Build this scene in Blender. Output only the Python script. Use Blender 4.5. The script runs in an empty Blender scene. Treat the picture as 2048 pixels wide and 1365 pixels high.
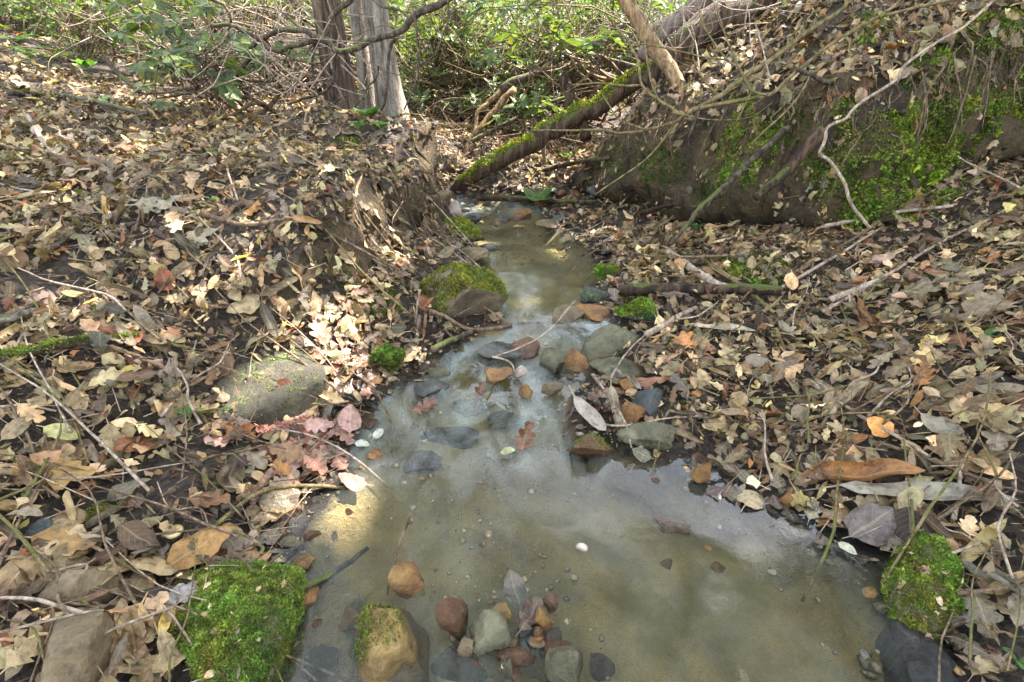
import bpy, bmesh, math, random
import numpy as np
from mathutils import Vector, Matrix
R_ = math.radians
rng = np.random.default_rng(7)
random.seed(7)
sc = bpy.context.scene
COL = sc.collection

# ------------------------------------------------------------------ camera
CAM_H, PITCH, FPX = 0.9, 28.0, 1000.0
cam = bpy.data.cameras.new("camera"); cam.sensor_width = 36.0; cam.lens = 36.0 * FPX / 2048
cam.clip_start = 0.02; cam.clip_end = 500
camo = bpy.data.objects.new("camera", cam); COL.objects.link(camo)
camo.location = (0, 0, CAM_H); camo.rotation_euler = (R_(90 - PITCH), 0, 0)
sc.camera = camo
# ------------------------------------------------------------------ world + sun
SUN = np.array([0.50, 0.34, 0.80]); SUN = SUN / np.linalg.norm(SUN)
wd = bpy.data.worlds.new("World"); sc.world = wd; wd.use_nodes = True
wn = wd.node_tree.nodes; wl = wd.node_tree.links
sky = wn.new("ShaderNodeTexSky"); sky.sky_type = 'NISHITA'; sky.sun_disc = False
sky.sun_elevation = math.asin(SUN[2]); sky.sun_rotation = math.atan2(SUN[0], SUN[1])
sky.air_density = 1.0; sky.dust_density = 0.8; sky.ozone_density = 1.0
hs = wn.new("ShaderNodeHueSaturation"); hs.inputs['Saturation'].default_value = 0.42
wl.new(sky.outputs[0], hs.inputs['Color']); wl.new(hs.outputs[0], wn['Background'].inputs['Color'])
wn['Background'].inputs['Strength'].default_value = 0.14
sl = bpy.data.lights.new("sun", 'SUN'); sl.energy = 4.4; sl.angle = R_(0.53); sl.color = (1.0, 0.91, 0.86)
so = bpy.data.objects.new("sun", sl); COL.objects.link(so)
so.rotation_euler = Vector(SUN).to_track_quat('Z', 'Y').to_euler(); so.location = tuple(SUN * 30)
vs = sc.view_settings
vs.view_transform = 'Standard'; vs.look = 'None'; vs.gamma = 1.0; vs.exposure = 3.02
cy = sc.cycles
cy.max_bounces = 7; cy.diffuse_bounces = 3; cy.glossy_bounces = 3; cy.transmission_bounces = 4; cy.transparent_max_bounces = 10
cy.use_adaptive_sampling = True; cy.adaptive_threshold = 0.015
cy.use_denoising = True; cy.sample_clamp_indirect = 6.0; cy.caustics_reflective = False; cy.caustics_refractive = False

# ------------------------------------------------------------------ numeric helpers
def sstep(a, b, x):
    t = np.clip((x - a) / (b - a), 0, 1); return t * t * (3 - 2 * t)
def _hash(ix, iy, iz, seed):
    h = (ix * 374761393 + iy * 668265263 + iz * 2147483647 + seed * 1274126177) & 0xFFFFFFFF
    h = ((h ^ (h >> 13)) * 1274126177) & 0xFFFFFFFF
    h = ((h ^ (h >> 16)) * 2246822519) & 0xFFFFFFFF
    return ((h ^ (h >> 15)) & 0xFFFF) / 65535.0
def vnoise(p, seed=0):
    p = np.asarray(p, float); f = np.floor(p); i = f.astype(np.int64); t = p - f; t = t * t * (3 - 2 * t)
    o = 0
    for dx in (0, 1):
        for dy in (0, 1):
            for dz in (0, 1):
                w = (t[..., 0] if dx else 1 - t[..., 0]) * (t[..., 1] if dy else 1 - t[..., 1]) * (t[..., 2] if dz else 1 - t[..., 2])
                o = o + w * _hash(i[..., 0] + dx, i[..., 1] + dy, i[..., 2] + dz, seed)
    return o * 2 - 1
def fbm(p, oct=4, seed=0, lac=2.0, gain=0.5):
    a, s, o = 1.0, 1.0, 0
    for k in range(oct):
        o = o + a * vnoise(np.asarray(p) * s + 13.7 * k, seed + k); s *= lac; a *= gain
    return o
def n2(x, y, s, seed=0, oct=4):
    return fbm(np.stack([x * s, y * s, np.zeros_like(x)], -1), oct, seed)

# ------------------------------------------------------------------ camera rays
cP, sP = math.cos(R_(PITCH)), math.sin(R_(PITCH))
def ray(px, py):
    u, v = (px - 1024) / FPX, (682.5 - py) / FPX
    return np.array([u, cP + v * sP, -sP + v * cP])
def P(px, py, d):
    return np.array([0, 0, CAM_H]) + ray(px, py) * d
def plane_hit(px, py, zf):
    r = ray(px, py); t = np.linspace(0.2, 8, 4000); y = r[1] * t; z = CAM_H + r[2] * t
    k = np.argmax(z <= zf(y)); return np.array([r[0] * t[k], y[k]])
# ------------------------------------------------------------------ terrain
def W(y):
    y = np.asarray(y, float)
    return 0.045 * sstep(1.0, 1.28, y) + 0.055 * sstep(1.35, 1.66, y) + 0.06 * sstep(3.05, 3.7, y) + 0.12 * sstep(3.7, 6.5, y)
WPX = [(530,1365),(585,1270),(600,1180),(590,1090),(640,1015),(690,960),(700,915),(690,880),(735,835),(770,790),(845,750),(880,705),(960,672),(1005,640),
       (985,590),(955,540),(955,500),(920,470),(930,447),(900,425),(905,400),(960,385),(1060,400),(1090,430),(1140,470),(1195,515),(1205,555),(1185,595),(1235,645),(1175,700),
       (1180,750),(1150,800),(1140,860),(1240,915),(1330,930),(1400,962),(1450,1003),(1560,1045),(1640,1085),(1775,1140),(1790,1230),(1840,1300),(1885,1365)]
wpoly = [plane_hit(a, b, W) for a, b in WPX]
wpoly += [np.array([0.75, 0.1]), np.array([0.8, -1.6]), np.array([-0.6, -1.6]), np.array([-0.45, 0.1])]
wpoly = np.array(wpoly)
def smooth_poly(p, n=2):
    for _ in range(n):
        q = np.roll(p, -1, 0); p = np.stack([p * .75 + q * .25, p * .25 + q * .75], 1).reshape(-1, 2)
    return p
wpoly = smooth_poly(wpoly, 1)
def seg_dist(x, y, a, b):
    ab = b - a; t = np.clip(((x - a[0]) * ab[0] + (y - a[1]) * ab[1]) / (ab @ ab), 0, 1)
    return np.hypot(x - a[0] - t * ab[0], y - a[1] - t * ab[1])
def sdf_poly(x, y, P_):
    d = np.full(x.shape, 1e9); ins = np.zeros(x.shape, bool)
    for i in range(len(P_)):
        a, b = P_[i], P_[(i + 1) % len(P_)]
        d = np.minimum(d, seg_dist(x, y, a, b))
        c = ((a[1] > y) != (b[1] > y)) & (x < (b[0] - a[0]) * (y - a[1]) / (b[1] - a[1] + 1e-12) + a[0]); ins ^= c
    return np.where(ins, d, -d)            # + inside water
CP = np.array([(-.6,.6,.07),(-1.2,.6,.22),(-1.3,1.3,.33),(-.8,1.3,.17),(-.45,1.3,.07),(-.5,1.7,.22),(-.9,2,.40),(-.45,2.2,.24),(-.5,2.8,.28),(-.6,3.2,.5),
  (-1.5,2.2,.47),(-2.5,2.5,.58),(-2,4,.62),(-.8,4.2,.52),(-.45,3.6,.30),(-3,6,.8),(-6,10,1.6),(-1,7,.62),(0,10,.9),(-6,3,1.0),(-15,20,4.0),(0,20,2.2),(-1,.2,.13),(-2,.2,.42),
  (-1,-1,.15),(-3,1,.75),(.7,2.5,.15),(1.2,2.0,.21),(1.0,1.3,.10),(1.2,.9,.15),(1.55,1.4,.30),(2.3,2.2,.58),(2.2,1.5,.52),(.7,1.2,.06),(.5,1.75,.14),(.55,3.0,.16),(1.0,.5,.10),
  (1.6,.6,.30),(1,-1,.15),(3,1,.95),(3,0,.95),(.3,3.8,.20),(.3,4.5,.26),(.3,6,.38),(6,1,1.8),(3,6,.6),(6,10,1.2),(15,20,4),(-20,2,3),(20,2,5),(0,40,6),(-30,40,10),(30,40,10)])
def _phi(r): return np.sqrt(r * r + 0.12)
_A = _phi(np.hypot(CP[:, None, 0] - CP[None, :, 0], CP[:, None, 1] - CP[None, :, 1])); n_ = len(CP)
_M = np.zeros((n_ + 1, n_ + 1)); _M[:n_, :n_] = _A - 0.004 * np.eye(n_); _M[:n_, n_] = 1; _M[n_, :n_] = 1
_w = np.linalg.solve(_M, np.r_[CP[:, 2], 0])
def rbf(x, y):
    z = np.full(x.shape, _w[-1])
    for i in range(n_): z = z + _w[i] * _phi(np.hypot(x - CP[i, 0], y - CP[i, 1]))
    return z
BF = np.array([(-3.5,8.5),(-.6,4.9),(.40,3.62),(.75,2.95),(1.15,2.45),(1.5,2.2),(1.95,2.27),(2.6,2.33),(4,2.2),(12,1.0)])
BB = np.array([(-2,1.6),(.36,3.66),(1.7,4.8),(4,7.4),(9,13),(25,30)])
LF = np.array([(-1.3,.9),(-.72,1.45),(-.55,1.8),(-.44,2.2),(-.42,2.7),(-.46,3.2),(-.62,3.8),(-1.2,4.6),(-3,6.5)])
def signed_line(x, y, L, sgn):
    best = np.full(x.shape, 1e9); s = np.zeros(x.shape)
    for i in range(len(L) - 1):
        a, b = L[i], L[i + 1]; d = seg_dist(x, y, a, b)
        c = (b[0] - a[0]) * (y - a[1]) - (b[1] - a[1]) * (x - a[0])
        m = d < best - 1e-9; best = np.where(m, d, best); s = np.where(m, np.sign(c), s)
    return best * s * sgn
def height(x, y):
    x = np.asarray(x, float); y = np.asarray(y, float)
    d = sdf_poly(x, y, wpoly) + 0.012 * n2(x, y, 9, 3, 2)
    w = W(y)
    land = rbf(x, y)
    land = np.maximum(land, w + 0.02)
    near = sstep(0.02, 0.32 - .15 * (x < 0) * sstep(1.75, 2.1, y) * (1 - sstep(3.2, 3.6, y)), -d)
    z = np.where(d < 0, w + 0.006 + (land - w) * near ** 0.8, w + 0.006 - 0.085 * sstep(-.01, 0.10, d))
    amp = np.where(d < 0, 0.02 + 0.03 * near, 0.006)
    z = z + amp * n2(x, y, 2.6, 11, 4) * (1 + 0.15 * np.clip(np.hypot(x, y) - 4, 0, 20))
    df = signed_line(x, y, BF, 1) + 0.05 * n2(x, y, 3.5, 21, 3); db = signed_line(x, y, BB, -1)
    hw = np.interp(x, [.3, .7, 1.2, 2.2, 4], [.34, .44, .52, .55, .6])
    dl = signed_line(x, y, LF, 1) + .06 * n2(x, y, 4, 41, 3)
    z = z + .24 * sstep(0, .11, dl) * np.exp(-np.maximum(dl, 0) / .9) * sstep(1.2, 2.0, y) * (1 - sstep(2.9, 3.7, y))
    front = hw * sstep(0, .28, df) + 0.62 * np.maximum(df - .14, 0)
    back = 1.15 * np.maximum(db, 0)
    h = np.minimum(front, back)
    h = 9 * (1 - np.exp(-h / 9))
    z = z + h * (1 + .08 * n2(x, y, 1.3, 31, 3))
    return z
def axis(lo, hi, f0, f1, fine, gro=1.12):
    a = list(np.arange(f0, f1 + 1e-6, fine)); s = fine; v = f1
    while v < hi: s *= gro; v += s; a.append(v)
    s = fine; v = f0; b = []
    while v > lo: s *= gro; v -= s; b.append(v)
    return np.array(b[::-1] + a)
GX = axis(-70, 70, -3.2, 3.2, .024); GY = axis(-6, 110, -.1, 5.2, .024)
XX, YY = np.meshgrid(GX, GY)
HH = height(XX, YY)
def H(x, y):
    x = np.asarray(x, float); y = np.asarray(y, float)
    fx = np.clip(np.interp(x, GX, np.arange(len(GX))), 0, len(GX) - 1.001); fy = np.clip(np.interp(y, GY, np.arange(len(GY))), 0, len(GY) - 1.001)
    i = fx.astype(int); j = fy.astype(int); u = fx - i; v = fy - j
    return HH[j, i] * (1 - u) * (1 - v) + HH[j, i + 1] * u * (1 - v) + HH[j + 1, i] * (1 - u) * v + HH[j + 1, i + 1] * u * v
def Hn(x, y, e=.04):
    gx = (H(x + e, y) - H(x - e, y)) / (2 * e); gy = (H(x, y + e) - H(x, y - e)) / (2 * e)
    n = np.stack([-gx, -gy, np.ones_like(gx)], -1); return n / np.linalg.norm(n, axis=-1, keepdims=True)
from mathutils.bvhtree import BVHTree
BVH = None
_T = np.geomspace(.25, 60, 4000)
def A(px, py, off=0.0):
    if BVH is not None and abs(off) < 1e-6:
        h = BVH.ray_cast(Vector((0, 0, CAM_H)), Vector(ray(px, py)))
        return np.array(h[0]) if h[0] is not None else P(px, py, 12.0)
    r = ray(px, py); x = r[0] * _T; y = r[1] * _T; z = CAM_H + r[2] * _T
    k = z <= np.maximum(H(x, y), -9) + off
    if not k.any(): return P(px, py, 12.0)
    k = np.argmax(k); return np.array([x[k], y[k], z[k]])
def depth_of(p): return p[1] * cP - (p[2] - CAM_H) * sP
def crest(px, up=.0):
    for py in range(-260, 400, 4):
        a = A(px, py)
        if depth_of(a) < 5.5: return a + np.array([0, 0, up])
    return P(px, 100, 3.4)
def project(p):
    p = np.asarray(p); q = p - np.array([0, 0, CAM_H]); d = q[..., 1] * cP - q[..., 2] * sP; v = q[..., 1] * sP + q[..., 2] * cP
    return 1024 + FPX * q[..., 0] / d, 682.5 - FPX * v / d, d

# ------------------------------------------------------------------ materials
def newmat(name):
    m = bpy.data.materials.new(name); m.use_nodes = True; nt = m.node_tree
    return m, nt, nt.nodes, nt.links, nt.nodes['Principled BSDF']
def nz(nt, scale, detail=5, rough=.6, vec=None, dist=0):
    n = nt.nodes.new('ShaderNodeTexNoise'); n.inputs['Scale'].default_value = scale; n.inputs['Detail'].default_value = detail
    n.inputs['Roughness'].default_value = rough; n.inputs['Distortion'].default_value = dist
    if vec is not None: nt.links.new(vec, n.inputs['Vector'])
    return n
def ramp(nt, src, stops):
    r = nt.nodes.new('ShaderNodeValToRGB'); e = r.color_ramp.elements
    while len(e) < len(stops): e.new(.5)
    for k, (p, c) in enumerate(stops):
        e[k].position = p; e[k].color = (*c, 1) if len(c) == 3 else c
    nt.links.new(src, r.inputs[0]); return r
def mixc(nt, fac, a, b, mode='MIX'):
    m = nt.nodes.new('ShaderNodeMix'); m.data_type = 'RGBA'; m.blend_type = mode
    for v, s in ((fac, m.inputs[0]), (a, m.inputs[6]), (b, m.inputs[7])):
        if hasattr(v, 'is_linked'): nt.links.new(v, s)
        elif isinstance(v, (int, float)): s.default_value = v
        else: s.default_value = (*v, 1)
    return m.outputs[2]
def math_(nt, op, a, b=0.0, c=None):
    m = nt.nodes.new('ShaderNodeMath'); m.operation = op
    for k, v in enumerate((a, b) if c is None else (a, b, c)):
        if hasattr(v, 'is_linked'): nt.links.new(v, m.inputs[k])
        else: m.inputs[k].default_value = v
    return m.outputs[0]
def bump(nt, h, st, dist, b):
    n = nt.nodes.new('ShaderNodeBump'); n.inputs['Strength'].default_value = st; n.inputs['Distance'].default_value = dist
    nt.links.new(h, n.inputs['Height']); nt.links.new(n.outputs[0], b.inputs['Normal']); return n
def objco(nt): return nt.nodes.new('ShaderNodeTexCoord').outputs['Object']
def attr(nt, name):
    a = nt.nodes.new('ShaderNodeAttribute'); a.attribute_name = name; return a
def normz(nt):
    g = nt.nodes.new('ShaderNodeNewGeometry'); s = nt.nodes.new('ShaderNodeSeparateXYZ'); nt.links.new(g.outputs['Normal'], s.inputs[0]); return s.outputs[2]

def mat_leaf(name, solo, rough=.55, transl=0.0, veins=True, spec=.35):
    m, nt, ns, ln, b = newmat(name)
    if solo: src = ns.new('ShaderNodeObjectInfo').outputs['Color']
    else: src = attr(nt, 'Col').outputs['Color']
    co = ns.new('ShaderNodeNewGeometry').outputs['Position']
    n1 = nz(nt, 60, 4, .65, co); n2_ = nz(nt, 230, 3, .6, co)
    f1 = ramp(nt, n1.outputs[0], [(.30, (.32, .29, .27)), (.47, (.9, .88, .86)), (.55, (1, 1, 1)), (.72, (1.4, 1.32, 1.2))])
    c = mixc(nt, .85, src, f1.outputs[0], 'MULTIPLY')
    n0 = nz(nt, 19, 3, .6, co); c = mixc(nt, .8, c, ramp(nt, n0.outputs[0], [(.32, (.5, .46, .44)), (.5, (1, 1, 1)), (.7, (1.25, 1.2, 1.12))]).outputs[0], 'MULTIPLY')
    f2 = ramp(nt, n2_.outputs[0], [(.28, (.35, .3, .27)), (.40, (1, 1, 1))])
    c = mixc(nt, .55, c, f2.outputs[0], 'MULTIPLY')
    if veins:
        uv = ns.new('ShaderNodeUVMap'); uv.uv_map = 'leaf'; sp = ns.new('ShaderNodeSeparateXYZ'); ln.new(uv.outputs[0], sp.inputs[0])
        ax = math_(nt, 'ABSOLUTE', math_(nt, 'SUBTRACT', sp.outputs[0], .5))
        mid = math_(nt, 'LESS_THAN', ax, .035)
        ph = math_(nt, 'ADD', math_(nt, 'MULTIPLY', sp.outputs[1], 48.0), math_(nt, 'MULTIPLY', ax, -26.0))
        sv = math_(nt, 'GREATER_THAN', math_(nt, 'SINE', ph), .9)
        vv = math_(nt, 'MAXIMUM', mid, math_(nt, 'MULTIPLY', sv, .45))
        c = mixc(nt, math_(nt, 'MULTIPLY', vv, .35), c, mixc(nt, .55, src, (.55, .42, .25)), 'MIX')
        bump(nt, math_(nt, 'ADD', vv, math_(nt, 'MULTIPLY', n1.outputs[0], 2.5)), .55, .005, b)
    ln.new(c, b.inputs['Base Color']); b.inputs['Roughness'].default_value = rough; b.inputs['Specular IOR Level'].default_value = spec
    if transl > 0:
        t = ns.new('ShaderNodeBsdfTranslucent'); ln.new(mixc(nt, 1.0, c, (1.25, 1.35, .55), 'MULTIPLY'), t.inputs[0])
        mx = ns.new('ShaderNodeMixShader'); mx.inputs[0].default_value = transl
        ln.new(b.outputs[0], mx.inputs[1]); ln.new(t.outputs[0], mx.inputs[2]); ln.new(mx.outputs[0], ns['Material Output'].inputs[0])
    return m
M = {}
M['litter'] = mat_leaf('leaf_litter', False, .55, .12)
M['leaf'] = mat_leaf('dead_leaf', True, .5, .12)
M['wetleaf'] = mat_leaf('wet_leaf', True, .22, 0, True, .6)
M['wetlitter'] = mat_leaf('wet_litter', False, .25, 0, True, .6)
M['rhodo'] = mat_leaf('rhododendron_leaf', False, .34, .4, True, .45)
M['rhodo_solo'] = mat_leaf('rhododendron_leaf_single', True, .38, .34, True, .3)
M['green'] = mat_leaf('green_leaf', False, .5, .45, False, .3)
M['green_solo'] = mat_leaf('green_leaf_single', True, .45, .35, True, .3)
M['moss'] = mat_leaf('moss_blades', False, .75, .3, False, .15)

def mat_soil():
    m, nt, ns, ln, b = newmat('forest_soil')
    co = ns.new('ShaderNodeNewGeometry').outputs['Position']
    a = attr(nt, 'mask'); sp = ns.new('ShaderNodeSeparateColor'); ln.new(a.outputs['Color'], sp.inputs[0])
    n1 = nz(nt, 7, 6, .65, co); n3 = nz(nt, 55, 5, .7, co); n4 = nz(nt, 420, 3, .6, co)
    vo = ns.new('ShaderNodeTexVoronoi'); vo.inputs['Scale'].default_value = 70; ln.new(co, vo.inputs['Vector']); vs2 = ns.new('ShaderNodeSeparateColor'); ln.new(vo.outputs['Color'], vs2.inputs[0])
    soil = ramp(nt, math_(nt, 'ADD', math_(nt, 'MULTIPLY', n1.outputs[0], .6), math_(nt, 'MULTIPLY', vs2.outputs[0], .4)), [(.25, (.026, .018, .012)), (.5, (.065, .047, .030)), (.75, (.13, .097, .062))])
    soil = mixc(nt, .7, soil.outputs[0], ramp(nt, n3.outputs[0], [(.3, (.35, .33, .3)), (.6, (1.2, 1.15, 1.1))]).outputs[0], 'MULTIPLY')
    face = ramp(nt, nz(nt, 5.5, 8, .75, co, .8).outputs[0], [(.3, (.018, .012, .006)), (.44, (.062, .042, .017)), (.56, (.135, .094, .036)), (.72, (.22, .16, .066))])
    face = mixc(nt, .8, face.outputs[0], ramp(nt, n3.outputs[0], [(.32, (.35, .33, .3)), (.6, (1.15, 1.1, 1.0))]).outputs[0], 'MULTIPLY')
    sand = ramp(nt, n1.outputs[0], [(.22, (.23, .17, .075)), (.40, (.42, .325, .14)), (.58, (.59, .465, .21)), (.75, (.64, .53, .27))])
    grit = ramp(nt, n4.outputs[0], [(.3, (.55, .5, .45)), (.5, (1, 1, 1)), (.7, (1.25, 1.2, 1.1))])
    sand = mixc(nt, .7, sand.outputs[0], grit.outputs[0], 'MULTIPLY')
    silt = ramp(nt, nz(nt, 3.4, 4, .6, co, .8).outputs[0], [(.46, (0, 0, 0)), (.60, (1, 1, 1))])
    sand = mixc(nt, math_(nt, 'MULTIPLY', silt.outputs[0], .5), sand, (.20, .20, .11))
    c = mixc(nt, sp.outputs[1], soil, face)
    c = mixc(nt, math_(nt, 'MULTIPLY', sp.outputs[2], .6), c, (.3, .28, .26), 'MULTIPLY')
    c = mixc(nt, sp.outputs[0], c, sand)
    ln.new(c, b.inputs['Base Color'])
    ln.new(math_(nt, 'SUBTRACT', .85, math_(nt, 'MULTIPLY', sp.outputs[2], .5)), b.inputs['Roughness'])
    hgt = math_(nt, 'ADD', math_(nt, 'MULTIPLY', n3.outputs[0], 1.0), math_(nt, 'MULTIPLY', n4.outputs[0], .18))
    bump(nt, hgt, 1.0, .05, b)
    return m
M['soil'] = mat_soil()
def mat_stone(name, c0, c1, c2, moss=0.0, rough=.6, scale=14, streak=1.0):
    m, nt, ns, ln, b = newmat(name)
    mp = ns.new('ShaderNodeMapping'); ln.new(objco(nt), mp.inputs[0]); mp.inputs['Scale'].default_value = (1, 1, streak); mp.inputs['Rotation'].default_value = (.5, .3, .2)
    oi = ns.new('ShaderNodeObjectInfo'); off = ns.new('ShaderNodeVectorMath'); off.operation = 'ADD'
    ln.new(mp.outputs[0], off.inputs[0]); ln.new(oi.outputs['Random'], off.inputs[1]); co = off.outputs[0]
    n1 = nz(nt, scale, 7, .68, co, .5); n3 = nz(nt, scale * 7, 5, .7, co); n5 = nz(nt, scale * 30, 3, .6, co)
    c = ramp(nt, n1.outputs[0], [(.30, c0), (.5, c1), (.68, c2)]).outputs[0]
    c = mixc(nt, .75, c, ramp(nt, n3.outputs[0], [(.3, (.4, .38, .36)), (.5, (1, 1, 1)), (.75, (1.3, 1.25, 1.15))]).outputs[0], 'MULTIPLY')
    if moss > 0:
        f = math_(nt, 'MULTIPLY', math_(nt, 'ADD', math_(nt, 'MULTIPLY', normz(nt), 1.2), math_(nt, 'MULTIPLY', math_(nt, 'SUBTRACT', n1.outputs[0], .5), 3.5)), .4)
        f = ramp(nt, f, [(.75 - .6 * moss, (0, 0, 0)), (.87 - .6 * moss, (1, 1, 1))]).outputs[0]
        g = ramp(nt, n3.outputs[0], [(.3, (.04, .07, .012)), (.6, (.11, .17, .03)), (.8, (.17, .23, .045))]).outputs[0]
        c = mixc(nt, math_(nt, 'MULTIPLY', f, .85), c, g)
    wt = attr(nt, 'wet').outputs['Fac']; c = mixc(nt, math_(nt, 'MULTIPLY', wt, .85), c, (.48, .45, .41), 'MULTIPLY')
    ln.new(c, b.inputs['Base Color']); b.inputs['Specular IOR Level'].default_value = .5
    rgh = ramp(nt, n3.outputs[0], [(.3, (rough * .7,) * 3), (.7, (min(1, rough * 1.25),) * 3)]).outputs[0]
    ln.new(math_(nt, 'MULTIPLY', rgh, math_(nt, 'SUBTRACT', 1.0, math_(nt, 'MULTIPLY', wt, .65))), b.inputs['Roughness'])
    bump(nt, math_(nt, 'ADD', n3.outputs[0], math_(nt, 'MULTIPLY', n5.outputs[0], .35)), .75, .012, b)
    return m
M['ochre'] = mat_stone('ochre_stone', (.085, .036, .010), (.25, .125, .032), (.38, .24, .085), 0, .38)
M['ochremoss'] = mat_stone('ochre_stone_mossy', (.075, .055, .014), (.25, .155, .040), (.40, .29, .11), .25, .5, 9, 2.5)
M['grey'] = mat_stone('grey_stone', (.045, .046, .04), (.11, .108, .09), (.20, .19, .155), 0, .45)
M['slate'] = mat_stone('dark_slate', (.028, .034, .033), (.058, .068, .064), (.10, .108, .10), 0, .4)
M['greygreen'] = mat_stone('grey_green_stone', (.04, .038, .018), (.105, .098, .048), (.19, .175, .10), .16, .5)
M['darkgreen'] = mat_stone('dark_green_stone', (.018, .015, .008), (.045, .039, .02), (.085, .073, .04), .35, .55)
M['wetdark'] = mat_stone('dark_wet_stone', (.012, .012, .010), (.028, .027, .023), (.06, .056, .045), .15, .3)
M['tan'] = mat_stone('tan_stone', (.075, .052, .026), (.175, .125, .062), (.27, .205, .11), .05, .6)
M['redbrown'] = mat_stone('red_brown_stone', (.045, .017, .008), (.115, .052, .020), (.19, .105, .045), .10, .40)
M['mossrock'] = mat_stone('moss_covered_stone', (.055, .04, .022), (.14, .105, .058), (.24, .19, .11), .55, .75)
M['white'] = mat_stone('pale_quartz_stone', (.30, .19, .11), (.55, .45, .36), (.7, .62, .52), 0, .5)
def mat_bark(name, c0, c1, c2, moss=0.0, st=1.0, vs_=.16, sc_=22, bd=.02):
    m, nt, ns, ln, b = newmat(name)
    mp = ns.new('ShaderNodeMapping'); ln.new(objco(nt), mp.inputs[0]); mp.inputs['Scale'].default_value = (1, 1, vs_)
    n1 = nz(nt, sc_, 6, .65, mp.outputs[0], .5); n3 = nz(nt, sc_ * 5, 4, .65, objco(nt)); n6 = nz(nt, 6, 4, .6, objco(nt))
    c = ramp(nt, n1.outputs[0], [(.36, c0), (.5, c1), (.64, c2)]).outputs[0]
    c = mixc(nt, .8, c, ramp(nt, n3.outputs[0], [(.3, (.4, .38, .36)), (.6, (1.2, 1.17, 1.12))]).outputs[0], 'MULTIPLY')
    if moss > 0:
        f = math_(nt, 'ADD', normz(nt), math_(nt, 'MULTIPLY', math_(nt, 'SUBTRACT', n6.outputs[0], .5), 4.0))
        f = ramp(nt, f, [(.9 - moss, (0, 0, 0)), (1.2 - moss, (1, 1, 1))]).outputs[0]
        g = ramp(nt, n3.outputs[0], [(.3, (.035, .05, .01)), (.7, (.13, .16, .03))]).outputs[0]
        c = mixc(nt, math_(nt, 'MULTIPLY', f, .8), c, g)
    ln.new(c, b.inputs['Base Color']); b.inputs['Roughness'].default_value = .82; b.inputs['Specular IOR Level'].default_value = .25
    bump(nt, math_(nt, 'ADD', n1.outputs[0], math_(nt, 'MULTIPLY', n3.outputs[0], .3)), st, bd, b)
    return m
M['bark_brown'] = mat_bark('brown_bark', (.018, .011, .007), (.085, .058, .038), (.19, .14, .095), .3, 1.0, .12, 30, .03)
M['bark_pale'] = mat_bark('pale_bark', (.07, .058, .044), (.23, .20, .16), (.38, .34, .285), .3, 1.0, .14, 26, .025)
M['bark_grey'] = mat_bark('grey_bark', (.10, .075, .06), (.22, .175, .145), (.34, .28, .24), .05)
M['branch_dark'] = mat_bark('dark_branch', (.022, .016, .011), (.062, .046, .032), (.15, .12, .085), .35, .7, .35, 45, .006)
M['branch_olive'] = mat_bark('olive_branch', (.06, .045, .02), (.155, .115, .05), (.26, .20, .10), .02, .6, .35, 45, .005)
M['branch_tan'] = mat_bark('tan_branch', (.10, .06, .03), (.24, .155, .08), (.36, .26, .15), .15, .6, .35, 40, .006)
M['twig_pale'] = mat_bark('pale_twig', (.14, .105, .075), (.29, .225, .165), (.45, .37, .29), 0, .4, .4, 60, .003)
M['twig_brown'] = mat_bark('brown_twig', (.05, .034, .02), (.13, .09, .055), (.24, .175, .11), 0, .4, .4, 60, .003)
M['rotten'] = mat_bark('rotten_wood', (.012, .008, .006), (.045, .028, .018), (.12, .075, .045), .1, 1.0, .12, 30, .012)
M['log_moss'] = mat_bark('mossy_log_bark', (.022, .013, .008), (.062, .038, .023), (.13, .085, .055), .45, 1.0, .12, 26, .015)
def mat_water():
    m, nt, ns, ln, b = newmat('stream_water'); ns.remove(b)
    co = ns.new('ShaderNodeNewGeometry').outputs['Position']
    mp = ns.new('ShaderNodeMapping'); ln.new(co, mp.inputs[0]); mp.inputs['Scale'].default_value = (1.0, .6, 1)
    n1 = nz(nt, 12, 3, .5, mp.outputs[0], .6); a = attr(nt, 'flow')
    bp = ns.new('ShaderNodeBump'); bp.inputs['Distance'].default_value = .02
    ln.new(math_(nt, 'ADD', .0, math_(nt, 'MULTIPLY', a.outputs['Fac'], .5)), bp.inputs['Strength']); ln.new(n1.outputs[0], bp.inputs['Height'])
    tr = ns.new('ShaderNodeBsdfTransparent'); tr.inputs[0].default_value = (.97, .98, .94, 1)
    gl = ns.new('ShaderNodeBsdfGlossy'); gl.inputs['Roughness'].default_value = .09; gl.inputs[0].default_value = (1, 1, 1, 1); ln.new(bp.outputs[0], gl.inputs['Normal'])
    fr = ns.new('ShaderNodeFresnel'); fr.inputs[0].default_value = 1.35; ln.new(bp.outputs[0], fr.inputs['Normal'])
    df = ns.new('ShaderNodeBsdfDiffuse'); df.inputs[0].default_value = (.58, .64, .58, 1); ln.new(bp.outputs[0], df.inputs['Normal'])
    n4 = nz(nt, 7, 4, .55, mp.outputs[0], 1.2)
    foam = math_(nt, 'MULTIPLY', ramp(nt, n4.outputs[0], [(.38, (0, 0, 0)), (.75, (1, 1, 1))]).outputs[0], math_(nt, 'MULTIPLY', a.outputs['Fac'], .28))
    foam = math_(nt, 'ADD', foam, .012)
    m1 = ns.new('ShaderNodeMixShader'); ln.new(foam, m1.inputs[0]); ln.new(tr.outputs[0], m1.inputs[1]); ln.new(df.outputs[0], m1.inputs[2])
    m2 = ns.new('ShaderNodeMixShader'); ln.new(fr.outputs[0], m2.inputs[0]); ln.new(m1.outputs[0], m2.inputs[1]); ln.new(gl.outputs[0], m2.inputs[2])
    ln.new(m2.outputs[0], ns['Material Output'].inputs[0])
    return m
M['water'] = mat_water()
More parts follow.
